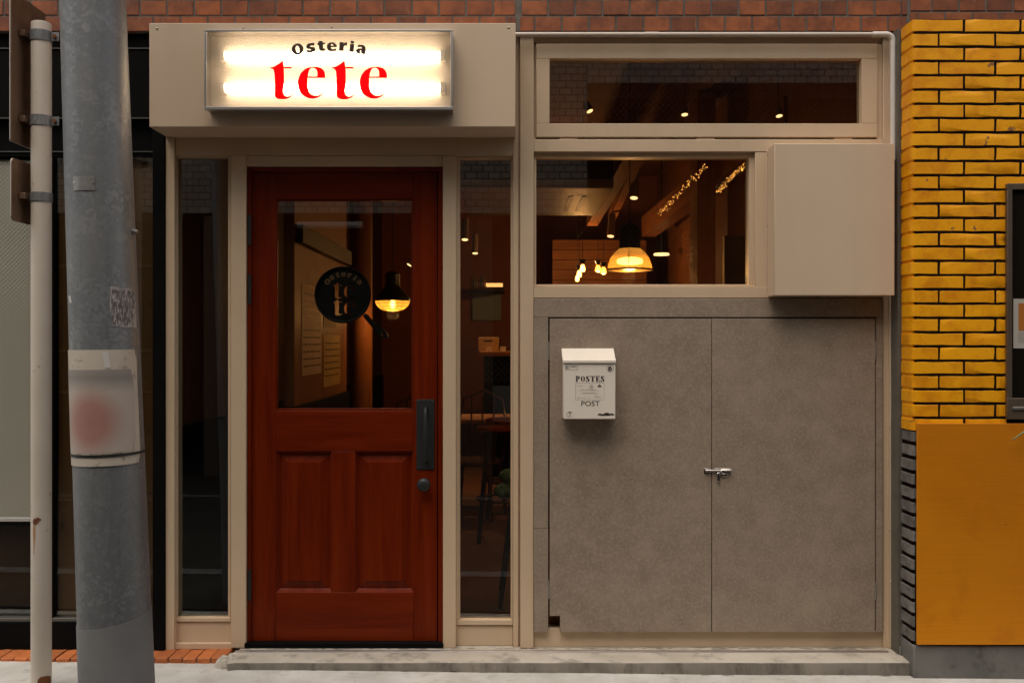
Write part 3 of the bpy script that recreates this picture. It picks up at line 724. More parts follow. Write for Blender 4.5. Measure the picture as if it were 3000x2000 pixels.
GLYPH = {                                                 # heavy round letters, x to the right, y down, in photo-zoom units
 'O': [ell(36, 34), ell(12, 21)],
 's': [chaikin([(25, -26, 1), (24, -10, 1), (4, -13), (-4, -10), (2, -5), (22, -1), (29, 11), (20, 25), (-4, 29), (-27, 25, 1), (-27, 9, 1), (-8, 14), (3, 13), (-4, 7), (-22, 3), (-28, -10), (-18, -25), (4, -29)])],
 't': [chaikin([(-14, -32, 1), (11, -32, 1), (11, -21, 1), (23, -21, 1), (23, -9, 1), (11, -9, 1), (11, 8), (13, 15), (23, 14, 1), (23, 27, 1), (6, 30), (-12, 24), (-14, 8), (-14, -9, 1), (-22, -9, 1), (-22, -21, 1), (-14, -21, 1)])],
 'e': [chaikin([(31, 4, 1), (-6, 4, 1), (-3, 14), (8, 16), (26, 11, 1), (27, 23, 1), (6, 29), (-20, 26), (-31, 6), (-28, -14), (-8, -27), (16, -24), (30, -10)]), chaikin([(-6, -5, 1), (9, -5, 1), (6, -15), (0, -17), (-5, -14)])],
 'r': [chaikin([(-23, -26, 1), (1, -26, 1), (2, -16, 1), (8, -26), (23, -27, 1), (23, -8, 1), (10, -8), (3, 0), (3, 10), (3, 26, 1), (-23, 26, 1)])],
 'i': [chaikin([(-13, -16, 1), (13, -16, 1), (13, 33, 1), (-13, 33, 1)]), ell(13, 8, 0, -27, 14)],
 'a': [chaikin([(-24, -24, 1), (-4, -29), (18, -26), (27, -12), (27, 14), (32, 26, 1), (6, 26, 1), (4, 19, 1), (-10, 29), (-28, 24), (-30, 6), (-18, -4), (2, -5), (3, -12), (-6, -14), (-24, -9, 1)]), chaikin([(2, 4, 1), (-6, 6), (-7, 14), (0, 15), (3, 10)])]}
for ch, zx, zy, rot in (('O', 965, 296, -14), ('s', 1044, 288, -9), ('t', 1106, 279, -5), ('e', 1170, 281, -1), ('r', 1238, 281, 3), ('i', 1291, 281, 6), ('a', 1346, 298, 10)):
    c_, s_ = math.cos(R(rot)), math.sin(R(rot))
    flat_shape('letter', [zp([(zx + a * c_ - b * s_, zy + a * s_ + b * c_) for a, b in lp], yl) for lp in GLYPH[ch]], yl, 0.0008, m_brownfilm, sg)


# ------------------------------------------------------------------ letter box
m_box = M('cream_enamel', (0.84, 0.74, 0.62), (0.87, 0.77, 0.65), 6, 0.34, bs=0.03, bscale=200)
m_ink = M('black_print', (0.025, 0.014, 0.010), None, rough=0.5)
mb = thing('letterbox', (X(1727, -.1), -0.06, Z(1227, -.1)), 'small cream letterbox reading POSTES and POST on the grey cupboard door', 'letterbox')
ym = -0.105; yw = YC - 0.0034
MB().box(X(1651, ym), X(1803, ym), ym, yw, Z(1227, ym), Z(1060, ym)).build('body', m_box, mb, 0.002)
xl, xrr = X(1648.5, ym - .004), X(1804.5, ym - .004)
zt, zf, zl = Z(1020, yw), Z(1055, ym - .004), Z(1063, ym - .004)
v = []
for x in (xl, xrr): v += [(x, yw, zt), (x, ym - .006, zf), (x, ym - .006, zl), (x, ym - .0035, zl), (x, ym - .0035, zf - .003), (x, yw, zt - .03)]
lid = link_mesh('lid', v, [(0, 1, 2, 3, 4, 5), (11, 10, 9, 8, 7, 6)] + [(i, (i + 1) % 6, 6 + (i + 1) % 6, 6 + i) for i in range(6)], m_box, mb, 0.0012)
yp = ym - 0.0004
def mp(zx, zy): return 1540 + zx / 4.48, 950 + zy / 4.48
def slab(mbd, a, b, c, d, y=yp, th=.0004):
    p0, p1 = mp(a, b), mp(c, d); mbd.box(X(p0[0], y), X(p1[0], y), y, y + th, Z(p0[1], y), Z(p1[1], y)); return mbd
def zm(pts): return [(X(1540 + a / 4.48, yp), Z(950 + b / 4.48, yp)) for a, b in pts]
# POSTES in a heavy stencil letter
def stencil_word():
    L = []
    def rect(a, b, c, d): L.append(zm([(a, b), (c, b), (c, d), (a, d)]))
    t, u = 676, 752
    def Pp(x): rect(x, t, x + 32, t + 6); rect(x + 6, t, x + 26, u); rect(x, u - 6, x + 32, u); L.append(zm(chaikin([(x + 30, t, 1), (x + 50, t + 4), (x + 56, t + 22), (x + 48, t + 42), (x + 30, t + 44, 1), (x + 30, t + 36, 1), (x + 36, t + 22), (x + 30, t + 8, 1)])))
    def O(x):
        L.append(zm(chaikin([(x + 26, t, 1), (x + 8, t + 8), (x, t + 38), (x + 8, u - 8), (x + 26, u, 1), (x + 22, u - 14), (x + 20, t + 38), (x + 22, t + 14)])))
        L.append(zm(chaikin([(x + 32, t, 1), (x + 50, t + 8), (x + 58, t + 38), (x + 50, u - 8), (x + 32, u, 1), (x + 36, u - 14), (x + 38, t + 38), (x + 36, t + 14)])))
    def S_(x):
        L.append(zm(chaikin([(x + 46, t, 1), (x + 46, t + 24, 1), (x + 36, t + 8), (x + 22, t + 12), (x + 28, t + 30), (x + 50, t + 48), (x + 48, u - 6), (x + 28, u, 1), (x + 30, u - 12), (x + 24, t + 48), (x + 2, t + 30), (x + 4, t + 6), (x + 24, t), (x + 38, t + 4)])))
        L.append(zm([(x, u - 26), (x + 8, u - 16), (x + 22, u - 6), (x + 22, u), (x, u)]))
    def T(x): rect(x + 20, t + 4, x + 40, u); rect(x + 12, u - 6, x + 48, u); L.append(zm([(x, t), (x + 17, t), (x + 17, t + 8), (x + 6, t + 12), (x, t + 24)])); L.append(zm([(x + 43, t), (x + 60, t), (x + 60, t + 24), (x + 54, t + 12), (x + 43, t + 8)]))
    def E(x): rect(x + 4, t, x + 24, u); rect(x, t, x + 4, t + 6); rect(x, u - 6, x + 4, u); L.append(zm([(x + 28, t), (x + 52, t), (x + 52, t + 22), (x + 44, t + 8), (x + 28, t + 7)])); L.append(zm([(x + 28, u), (x + 52, u), (x + 52, u - 24), (x + 44, u - 8), (x + 28, u - 7)])); L.append(zm([(x + 28, t + 34), (x + 40, t + 26), (x + 40, t + 50), (x + 28, t + 42)]))
    Pp(656); O(722); S_(790); T(850); E(922); S_(984)
    return L
sw = MB()
for i, lp in enumerate(stencil_word()): sw.prism(lp, yp - .00001 * i, yp + .0004)
sw.build('print', m_ink, mb, 0, 0)
text('print', 'POST', 0.0300, yp + .0004, *mp(848, 1042), m_ink, mb, 0.008, 0, 1.12, 0.0004)
dsh = MB()
for i in range(17):
    a = 656 + i * 22; slab(dsh, a, 767, a + 12, 771); slab(dsh, a, 990, a + 12, 994)
for i in range(10):
    b = 770 + i * 22.5; slab(dsh, 654, b, 658, b + 12); slab(dsh, 1028, b, 1032, b + 12)
tag(dsh.build('dashed_border', m_ink, mb, 0, 0), kind='stuff')
flat_shape('print', [zm([(970, 782), (1002, 822), (938, 822)]), zm([(970, 796), (976, 810), (964, 810)])], yp + .0004, .0004, m_ink, mb)
def ringpts(cx, cy, rx, ry, n=24): return zm([(cx + rx * math.cos(2 * math.pi * i / n), cy + ry * math.sin(2 * math.pi * i / n)) for i in range(n)])
flat_shape('print', [ringpts(864, 819, 25, 25), ringpts(864, 819, 21, 21), zm([(852, 808), (868, 812), (876, 828), (864, 824)])], yp + .0004, .0004, m_ink, mb)
flat_shape('print', [ringpts(1110, 580, 46, 46), ringpts(1110, 580, 42, 42), zm(chaikin([(1084, 606), (1082, 572), (1092, 546), (1104, 566), (1118, 540), (1124, 572), (1140, 584), (1128, 606), (1112, 614), (1096, 614)])), zm([(1108, 580), (1120, 584), (1112, 598), (1100, 594)])], yp + .0004, .0004, m_ink, mb)
flat_shape('print', [ringpts(580, 1180, 47, 35), ringpts(580, 1180, 43, 31), ringpts(580, 1180, 10, 8), zm([(548, 1160), (612, 1160), (604, 1152), (556, 1152)]), zm([(556, 1206), (604, 1206), (594, 1211), (566, 1211)])], yp + .0004, .0004, m_ink, mb)
flat_shape('print', [zm([(518, 542), (560, 542), (560, 597), (518, 597)]), zm([(521, 545), (557, 545), (557, 594), (521, 594)]), zm(chaikin([(526, 552), (552, 550), (550, 562), (538, 574), (552, 582), (548, 588), (528, 586), (530, 574), (542, 560), (530, 560)]))], yp + .0004, .0004, m_ink, mb)
flat_shape('print', [zm([(572, 543), (684, 543), (684, 597), (572, 597)]), zm([(575, 546), (681, 546), (681, 594), (575, 594)])], yp + .0004, .0004, m_ink, mb)
text('print', 'EXPRESS', 0.0062, yp + .0004, *mp(628, 560), m_ink, mb, 0.01, 0, 1.0, .0004)
sc_ = MB()                                                   # small handwriting and rules
rnd = random.Random(4)
for (a, b, c) in ((690, 968, 866), (706, 960, 906), (884, 1008, 966)):
    slab(sc_, a, c, b, c + 1.5)
for (a, b, c, h) in ((676, 745, 806, 9), (730, 925, 856, 8), (748, 930, 898, 7), (905, 985, 945, 14), (766, 856, 967, 8), (676, 758, 962, 10)):
    x = a
    while x < b:
        w_ = rnd.uniform(2, 5); y0 = c + rnd.uniform(-h, h * .3); slab(sc_, x, y0, x + w_, y0 + rnd.uniform(2, h)); x += w_ + rnd.uniform(1, 6)
tag(sc_.build('handwriting_print', m_ink, mb, 0, 0), kind='stuff')
flat_shape('print', [zm([(944, 1192), (958, 1166), (1012, 1176), (1030, 1172), (1040, 1160), (1090, 1158), (1094, 1176), (1112, 1166), (1150, 1172), (1168, 1186), (1140, 1194), (1118, 1188), (1098, 1198), (1070, 1196), (1060, 1202), (1044, 1192), (1026, 1202), (1000, 1194), (984, 1200), (974, 1184), (962, 1196)])], yp + .0004, .0004, m_ink, mb)

# ------------------------------------------------------------------ frying pan sign hung inside the door glass
m_pan = M('black_cast_pan', (0.006, 0.005, 0.005), (0.010, 0.009, 0.008), 20, 0.42, bs=0.1, bscale=120)
m_panletter = M('lit_cutout_letters', (0.30, 0.15, 0.07), (0.36, 0.19, 0.09), 20, 0.6)  # pale colour stands in for the lit room seen through cut-out letters
YP = 0.085
pn = thing('frying_pan_sign', (X(1007, YP), YP, Z(947, YP)), 'black frying pan shaped sign lettered Osteria te te behind the door glass', 'sign')
cx, cz, rp = X(1006, YP), Z(864, YP), 0.127
te = []
for row in (0, 1):
    oy_ = row * 0.0 
    k = 0.205
    def q(p, ox, py0): return [(X(ox + (a - 800) * k, YP), Z(py0 + (b - 364) * k, YP)) for a, b in p]
    py0 = 827 + row * 49
    te.append(q(chaikin(T_OUT), 976, py0))
    te.append(q(chaikin(E_OUT), 974, py0)); te.append(q(chaikin(E_IN), 974, py0))
disc = [(cx + rp * .93 * math.cos(2 * math.pi * i / 64), cz + rp * .93 * math.sin(2 * math.pi * i / 64)) for i in range(64)]
flat_shape('pan_base', [disc] + te, YP, 0.004, m_pan, pn)
MB().lathe((cx, YP - .004, cz), [(rp * .90, 0), (rp * .93, -.010), (rp * .97, -.014), (rp, -.010), (rp * .99, 0), (rp * .95, .006), (rp * .90, 0)], 64, 'Y').build('rim', m_pan, pn)
hd = [(1062, 925), (1074, 915), (1096, 944), (1124, 962), (1138, 980), (1136, 992), (1122, 992), (1106, 976), (1082, 948)]
hole = [(1122 + 4 * math.cos(t), 980 + 4 * math.sin(t)) for t in (2 * math.pi * i / 12 for i in range(12))]
flat_shape('handle', [[(X(a, YP), Z(b, YP)) for a, b in chaikin(hd)], [(X(a, YP), Z(b, YP)) for a, b in hole]], YP, 0.012, m_pan, pn)
for i, ch in enumerate('Osteria'):
    a = R(140 - i * 17.0); rt = R(90) - a; c_, s_ = math.cos(rt), math.sin(rt); k = 0.235
    ox_, oy_ = 1006 + 60 * math.cos(a), 864 - 60 * math.sin(a)
    flat_shape('letter', [[(X(ox_ + k * (p * c_ - q_ * s_), YP), Z(oy_ + k * (p * s_ + q_ * c_), YP)) for p, q_ in lp] for lp in GLYPH[ch]], YP - .0045, .0008, m_panletter, pn)


# ------------------------------------------------------------------ utility pole
def pole_mat():
    m, nt, p = new_mat('galvanised_steel')
    v = coords(nt)
    ve = _n(nt, 'ShaderNodeTexVoronoi'); ve.inputs['Scale'].default_value = 24; ve.inputs['Randomness'].default_value = 1.0
    dn = _n(nt, 'ShaderNodeTexNoise'); dn.inputs['Scale'].default_value = 14; dn.inputs['Detail'].default_value = 3; nt.links.new(v, dn.inputs['Vector'])
    dv = mixc(nt, 0.18, v, dn.outputs['Color'], 'LINEAR_LIGHT')
    nt.links.new(dv, ve.inputs['Vector'])
    sep = _n(nt, 'ShaderNodeSeparateColor'); nt.links.new(ve.outputs['Color'], sep.inputs[0])
    fl_ = ramp(nt, sep.outputs[0], [(0.0, (0.215, 0.22, 0.224)), (0.6, (0.235, 0.24, 0.244)), (0.72, (0.285, 0.289, 0.292)), (1.0, (0.31, 0.313, 0.316))])
    big = ramp(nt, noise(nt, v, 2.2, 3, 0.5), [(0.35, (0.86, 0.87, 0.88)), (0.7, (1.05, 1.03, 1.0))])
    col = mixc(nt, 1.0, mixc(nt, ramp(nt, noise(nt, v, 5, 3), [(0.4, (0.25, 0.25, 0.25)), (0.62, (0.95, 0.95, 0.95))]), (0.228, 0.232, 0.236), fl_), big, 'MULTIPLY')
    nt.links.new(col, p.inputs['Base Color'])
    fine = ramp(nt, noise(nt, v, 90, 5, 0.7), [(0.3, (0.88, 0.88, 0.88)), (0.7, (1.08, 1.08, 1.08))])
    stk = ramp(nt, noise(nt, coords(nt, (22, 22, 0.8)), 1.0, 4, 0.6), [(0.35, (0.90, 0.89, 0.87)), (0.65, (1.04, 1.04, 1.04))])
    col = mixc(nt, 1.0, mixc(nt, 1.0, col, fine, 'MULTIPLY'), stk, 'MULTIPLY'); nt.links.new(col, p.inputs['Base Color'])
    p.inputs['Metallic'].default_value = 0.35; p.inputs['Roughness'].default_value = 0.46
    nt.links.new(bump(nt, noise(nt, v, 60, 4), 0.06, 0.001), p.inputs['Normal'])
    return m
m_galv = pole_mat()
m_sleeve = M('grey_pole_coating', (0.20, 0.195, 0.19), (0.255, 0.25, 0.245), 4, 0.55, bs=0.1, bscale=80)
YU = -0.75
k_ = (D + YU) / FPX
def uaxis(z): 
    py = 1000 - (z - HC) / k_
    return X(272.5 + 35.2e-3 * py, YU), (89.5 + 6.3e-3 * py) * k_
up = thing('utility_pole', (uaxis(0)[0], YU, GZ(uaxis(0)[0])), 'thick leaning galvanised steel utility pole with a cream wrapped notice', 'utility pole')
prof = [-0.05, 0.3, 0.8, 1.4, 2.0, 2.6, 3.4, 4.5, 6.0]
v = []; f = []; sg_ = 56
for z in prof:
    xx, rr = uaxis(z)
    v += [(xx + rr * math.sin(t), YU - rr * math.cos(t), z) for t in (2 * math.pi * i / sg_ for i in range(sg_))]
for j in range(len(prof) - 1):
    for i in range(sg_): f.append((j * sg_ + i, j * sg_ + (i + 1) % sg_, (j + 1) * sg_ + (i + 1) % sg_, (j + 1) * sg_ + i))
f.append(tuple((len(prof) - 1) * sg_ + i for i in range(sg_)))
link_mesh('shaft', v, f, m_galv, up, 0, 40)
def on_pole(px, py, lift):                   # a point of the shaft's skin as seen at px, py
    z = HC + (1000 - py) * k_
    for _ in range(3):
        xx, rr = uaxis(z)
        s_ = max(-0.999, min(0.999, (X(px, YU) - xx) / rr)); th = math.asin(s_)
        y = YU - rr * math.cos(th); z = HC + (1000 - py) * (D + y) / FPX
        px_c = xx + rr * s_
    # correct x for the nearer skin
    s_ = max(-0.999, min(0.999, (X(px, y) - xx) / rr)); th = math.asin(s_)
    return th, z
def skin(th, z, lift):
    xx, rr = uaxis(z); r = rr + lift
    return (xx + r * math.sin(th), YU - r * math.cos(th), z)
def wrap(name, t0, t1, z0, z1, lift, th, mat, par, nt_=24, nz=6, shape=None):
    """a sheet bent round the shaft; shape(u, w) -> shifts its edge"""
    v = []; f = []
    for l in (lift, lift + th):
        for j in range(nz + 1):
            for i in range(nt_ + 1):
                u, w_ = i / nt_, j / nz
                a, z = t0 + (t1 - t0) * u, z0 + (z1 - z0) * w_
                if shape: a, z = shape(u, w_, a, z)
                v.append(skin(a, z, l))
    n = (nt_ + 1); o = n * (nz + 1)
    for j in range(nz):
        for i in range(nt_):
            a = j * n + i
            f.append((a, a + 1, a + n + 1, a + n)); f.append((o + a, o + a + n, o + a + n + 1, o + a + 1))
    for i in range(nt_):
        f.append((i, i + 1, o + i + 1, o + i)); a = nz * n + i; f.append((a, a + 1, o + a + 1, o + a))
    for j in range(nz):
        a = j * n; f.append((a, a + n, o + a + n, o + a)); a += nt_; f.append((a, a + n, o + a + n, o + a))
    return link_mesh(name, v, f, mat, par, 0, 40)
def sleeve_shape(u, w_, a, z): return a, (z + 0.018 * math.sin(a) * w_ + 0.010 * (1 - math.cos(a)) * w_)
wrap('coated_base', -math.pi + .001, math.pi - .001, -0.045, Z(1842, -0.87), 0.0008, 0.0012, m_sleeve, up, 56, 3, sleeve_shape)
m_plate = M('stamped_aluminium_plate', (0.30, 0.29, 0.27), (0.42, 0.40, 0.38), 60, 0.4, metal=0.7, c3=(0.12, 0.11, 0.10), s3=120, f3=0.7)
t0, z1 = on_pole(226, 521, 0); t1, z0 = on_pole(277, 558, 0)
npl = wrap('number_plate', t0, t1, z0, z1, 0.001, 0.0015, m_plate, up, 8, 1)
for (a, b) in ((229, 539), (273, 538)):
    th, z = on_pole(a, b, 0); p = Vector(skin(th, z, 0.002)); q_ = Vector(skin(th, z, 0.005))
    MB().cyl(p, q_, 0.0032, 0.002, 10).build('rivet', m_chrome, npl)
def sticker_mat():
    m, nt, p = new_mat('weathered_sticker')
    v = coords(nt, (1, 1, 0.35))
    k = ramp(nt, noise(nt, v, 170, 4, 0.7), [(0.40, (0.10, 0.09, 0.085)), (0.50, (0.17, 0.15, 0.14)), (0.60, (0.46, 0.40, 0.37))])
    tc = _n(nt, 'ShaderNodeTexCoord'); sx = _n(nt, 'ShaderNodeSeparateXYZ'); nt.links.new(tc.outputs['Generated'], sx.inputs[0])
    e = None
    for o in (0, 2):
        a = _n(nt, 'ShaderNodeMath', operation='SUBTRACT'); nt.links.new(sx.outputs[o], a.inputs[0]); a.inputs[1].default_value = 0.5
        b = _n(nt, 'ShaderNodeMath', operation='ABSOLUTE'); nt.links.new(a.outputs[0], b.inputs[0])
        if e is None: e = b
        else:
            c = _n(nt, 'ShaderNodeMath', operation='MAXIMUM'); nt.links.new(e.outputs[0], c.inputs[0]); nt.links.new(b.outputs[0], c.inputs[1]); e = c
    rim = ramp(nt, e.outputs[0], [(0.40, (0, 0, 0)), (0.47, (0.75, 0.75, 0.75))])
    col = mixc(nt, rim, k, (0.46, 0.40, 0.37))
    nt.links.new(col, p.inputs['Base Color']); p.inputs['Roughness'].default_value = 0.7
    return m
t0, z1 = on_pole(314, 839, 0); t1, z0 = on_pole(396, 956, 0)
def st_shape(u, w_, a, z): return a + 0.02 * math.sin(9 * w_ + 3 * u), z + 0.002 * math.sin(11 * u) - 0.006 * u
wrap('torn_sticker', t0, t1, z0, z1, 0.0005, 0.0006, sticker_mat(), up, 14, 10, st_shape)
def notice_mat():
    m, nt, p = new_mat('faded_notice_print')
    tc = _n(nt, 'ShaderNodeTexCoord')
    mpn = _n(nt, 'ShaderNodeVectorMath', operation='SUBTRACT'); nt.links.new(tc.outputs['Generated'], mpn.inputs[0]); mpn.inputs[1].default_value = (0.48, 0.5, 0.38)
    ms = _n(nt, 'ShaderNodeVectorMath', operation='MULTIPLY'); nt.links.new(mpn.outputs[0], ms.inputs[0]); ms.inputs[1].default_value = (1.0, 0.0, 1.05)
    ln = _n(nt, 'ShaderNodeVectorMath', operation='LENGTH'); nt.links.new(ms.outputs[0], ln.inputs[0])
    blob = ramp(nt, ln.outputs['Value'], [(0.0, (0.36, 0.185, 0.155)), (0.22, (0.40, 0.20, 0.165)), (0.48, (0.49, 0.41, 0.345))])
    sx = _n(nt, 'ShaderNodeSeparateXYZ'); nt.links.new(tc.outputs['Generated'], sx.inputs[0])
    band = ramp(nt, sx.outputs[2], [(0.72, (0, 0, 0)), (0.90, (0.8, 0.8, 0.8)), (1.0, (0.55, 0.55, 0.55))])
    col = mixc(nt, band, blob, (0.20, 0.18, 0.165))
    nt.links.new(col, p.inputs['Base Color']); p.inputs['Roughness'].default_value = 0.5
    return m
m_cream = M('grimy_cream_sheet', (0.52, 0.445, 0.355), (0.60, 0.52, 0.42), 6, 0.55, c3=(0.22, 0.14, 0.07), s3=18, f3=0.8, lo3=0.58, hi3=0.70)
m_notice = notice_mat()
zA, zB_ = Z(1025, -.86), Z(1366, -.86)
def ns(u, w_, a, z):
    e = max(0, abs(w_ - .5) - .44) / .06
    return a - (0.10 * e * e if u > .97 else 0), z + 0.006 * (u - .4) * (1 if w_ < .5 else .4)
nsh = wrap('wrapped_notice', -1.62, 1.40, zB_, zA, 0.002, 0.0012, m_cream, up, 40, 12, ns)
nsh['label'] = 'cream notice sheet with a faded red print strapped round the pole'
wrap('faded_print', -1.45, 1.22, Z(1328, -.86), Z(1083, -.86), 0.0036, 0.0004, m_notice, nsh, 32, 6, ns)
wrap('strap', -2.6, 1.66, Z(1340, -.86), Z(1332, -.86), 0.0042, 0.0012, m_iron, nsh, 44, 1, lambda u, w_, a, z: (a, z + 0.010 * (u - .5)))
m_tape = M('white_tape', (0.62, 0.58, 0.54), None, rough=0.6)
def tape(a, b, c, d, par, sl):
    t0, z1 = on_pole(a, b, 0); t1, z0 = on_pole(c, d, 0)
    wrap('tape_scrap', t0, t1, z0, z1, 0.0040 if par is nsh else 0.0006, 0.0006, m_tape, par, 6, 3, lambda u, w_, aa, z: (aa + sl * (1 - w_), z))
tape(297, 1030, 313, 1078, nsh, 0.05); tape(215, 868, 221, 888, up, 0.06)
th, z = on_pole(381, 674, 0); p0 = Vector(skin(th, z, -.002)); nrm = Vector((math.sin(th), -math.cos(th), 0))
MB().cyl(p0, p0 + nrm * .010, .011, .011, 6).build('bolt', m_galv, up, 0.001)
MB().cyl(p0 + nrm * .0105, p0 + nrm * .020, .0065, .006, 12).build('bolt', m_galv, up)

# ------------------------------------------------------------------ white sign post with two boards seen edge on
m_postw = M('chalky_white_paint', (0.56, 0.48, 0.39), (0.63, 0.55, 0.46), 4, 0.5, bs=0.12, bscale=70, c3=(0.30, 0.20, 0.12), s3=30, f3=0.7, lo3=0.66, hi3=0.74)
m_rust = M('rust', (0.12, 0.035, 0.010), (0.22, 0.07, 0.018), 30, 0.85, bs=0.6, bscale=90, bd=0.003)
m_ruststreak = M('rust_stain', (0.40, 0.20, 0.085), (0.46, 0.28, 0.15), 40, 0.7)
m_signback = M('weathered_sign_back', (0.15, 0.085, 0.05), (0.24, 0.145, 0.09), 5, 0.5, metal=0.3, c3=(0.08, 0.03, 0.015), s3=9, f3=0.6)
m_signedge = M('pale_sign_face', (0.58, 0.54, 0.49), None, rough=0.5)
YN = -0.40
sp_x = X(121, YN); pr = 0.0375
spt = thing('sign_post', (sp_x, YN, GZ(sp_x)), 'cream painted steel post with two traffic sign boards seen edge on', 'sign post')
MB().lathe((sp_x, YN, 0), [(pr, -.05), (pr, 1.2), (pr, Z(75, YN)), (pr * .96, Z(69, YN)), (pr * .8, Z(67, YN)), (.0001, Z(66, YN))], 36).build('post', m_postw, spt)
def post_wrap(name, outline, lift, mat):
    v = []
    for a, b in outline:
        z = Z(b, YN - .03); s_ = max(-.99, min(.99, (X(a, YN - .03) - sp_x) / pr)); th = math.asin(s_)
        v.append((sp_x + (pr + lift) * math.sin(th), YN - (pr + lift) * math.cos(th), z))
    n = len(v); c = tuple(sum(q[i] for q in v) / n for i in range(3))
    d = Vector((c[0] - sp_x, c[1] - YN, 0)).normalized() * (pr + lift)
    v.append((sp_x + d.x, YN + d.y, c[2]))
    return link_mesh(name, v, [(i, (i + 1) % n, n) for i in range(n)], mat, spt, 0, 60)
post_wrap('rust_patch', [(98, 1527), (103, 1514), (107, 1519), (111, 1513), (118, 1516), (123, 1521), (118, 1526), (112, 1532), (106, 1538), (100, 1534)], .0010, m_rust)
post_wrap('rust_streak', [(99, 1536), (107, 1540), (107, 1565), (105, 1590), (103, 1618), (101, 1625), (100, 1590), (98, 1560)], .0006, m_ruststreak)
post_wrap('rust_patch', [(113, 2000), (114, 1987), (120, 1980), (134, 1981), (144, 1986), (143, 2010), (116, 2012)], .0035, m_rust)
for (t, u, tab) in ((94, 124, True), (341, 371, True), (566, 592, False)):
    z0, z1 = Z(u, YN), Z(t, YN)
    c = MB().lathe((sp_x, YN, 0), [(pr + .0005, z0), (pr + .0035, z0), (pr + .0035, z1), (pr + .0005, z1)], 30)
    cl = c.build('clamp', m_galv, spt)
    if tab:
        MB().box(sp_x + pr + .001, sp_x + pr + .034, YN - .004, YN, z0 + .003, z1 - .003).build('clamp_tab', m_galv, cl, 0.001)
        MB().cyl((sp_x + pr + .018, YN - .0045, (z0 + z1) / 2), (sp_x + pr + .018, YN - .012, (z0 + z1) / 2), .008, seg=6).build('bolt', m_rust, cl)
    MB().box(sp_x - pr - .024, sp_x - pr - .001, YN - .05, YN + .05, (z0 + z1) / 2 - .012, (z0 + z1) / 2 + .012).build('channel', m_signback, cl, 0.002)
def sign_board(ztop, zbot, yn, yf, rc):
    x = sp_x - pr - 0.026; n = 6; pts = []
    for (cy, cz_, a0) in ((yf - rc, zbot + rc, -90), (yf - rc, ztop - rc, 0), (yn + rc, ztop - rc, 90), (yn + rc, zbot + rc, 180)):
        pts += [(cy + rc * math.cos(R(a0 + 90 * i / n)), cz_ + rc * math.sin(R(a0 + 90 * i / n))) for i in range(n + 1)]
    def sheet(xa, xb, name, mat, par):
        k = len(pts); v = [(xa, y, z) for y, z in pts] + [(xb, y, z) for y, z in pts]
        return link_mesh(name, v, [tuple(range(k)), tuple(range(2 * k - 1, k - 1, -1))] + [(i, k + i, k + (i + 1) % k, (i + 1) % k) for i in range(k)], mat, par, 0.0006)
    bd = sheet(x - .004, x, 'sign_board', m_signback, spt)
    sheet(x - .0075, x - .0042, 'printed_face', m_signedge, bd)
sign_board(2.73, Z(413, -.50), -0.50, -0.245, 0.006)
sign_board(Z(460, -.50), Z(645, -.50), -0.495, -0.255, 0.02)

# ------------------------------------------------------------------ dark shop front at the left
m_frost = M('frosted_glass', (0.36, 0.34, 0.27), (0.40, 0.375, 0.30), 2, 0.25, bs=0.05, bscale=200)
m_brownboard = M('brown_board', (0.17, 0.068, 0.018), (0.24, 0.10, 0.028), 3, 0.7, bs=0.1, bscale=60, c3=(0.06, 0.022, 0.008), s3=14, f3=0.6, lo3=0.62, hi3=0.7)
m_whiterail = M('pale_enamel_rail', (0.42, 0.40, 0.36), None, rough=0.4)
m_dullsteel = M('dull_steel_trim', (0.13, 0.12, 0.105), None, rough=0.4, metal=0.5)
nb = thing('neighbour_shop_front', (X(200), 0.02, 0.03), 'black framed shop front behind the pole, brown boards and frosted glass', 'shop front')
L0 = -900
MB().box(X(L0), X(449), 0.0, 0.12, Z(350), zb - 0.0005).build('header_beam', m_black, nb, 0.002)
MB().box(X(L0), X(449), 0.030, 0.12, Z(455), Z(350.5)).build('shutter_housing', m_black, nb, 0.002)
for py, y in ((143, -0.006), (347, -0.006), (441, 0.024)):
    MB().box(X(L0), X(449), y, y + .0055, Z(py + 1.5), Z(py - 1.5)).build('trim_strip', m_dullsteel, nb)
MB().box(X(449.5), X(484.5), -0.012, 0.12, 0.033, Z(99)).build('corner_post', m_black, nb, 0.003)
MB().box(X(L0), X(449), 0.004, 0.10, 0.033, Z(1822)).build('base_board', m_black, nb, 0.003)
MB().box(X(L0), X(449), 0.010, 0.10, Z(1821.5), Z(1812)).build('sill_rail', m_dullsteel, nb, 0.001)
MB().box(X(152), X(448.5), 0.060, 0.075, Z(1811.5), Z(455.5)).build('brown_board', m_brownboard, nb)
for py in (775, 1027, 1150, 1470):  # pale strips painted in for street reflections in the pane
    MB().box(X(152), X(448.5), 0.0575, 0.0598, Z(py + 4), Z(py - 4)).build('reflection_strip', M('pale_reflection', (0.28, 0.125, 0.042), None, rough=0.6), nb)
MB().box(X(149), X(449), 0.036, 0.041, Z(1811.5), Z(455.5)).build('pane', m_glass, nb)
MB().box(X(98), X(148.5), 0.014, 0.10, Z(1811.5), Z(455.5)).build('mullion', m_black, nb, 0.002)
fp = MB().box(X(L0), X(97.5), 0.048, 0.053, Z(1520), Z(463)).build('frosted_pane', m_frost, nb)
lattice('wire_mesh', -60, 97, 464, 1519, 0.0468, 0.0135, 0.0005, M('pane_wire', (0.22, 0.20, 0.16), None, rough=0.5), fp, 45)
MB().box(X(L0), X(97.5), 0.040, 0.10, Z(462.5), Z(455.5)).build('top_rail', m_black, nb)
MB().box(X(L0), X(97.5), 0.036, 0.06, Z(1532), Z(1520.5)).build('window_rail', m_whiterail, nb, 0.002)
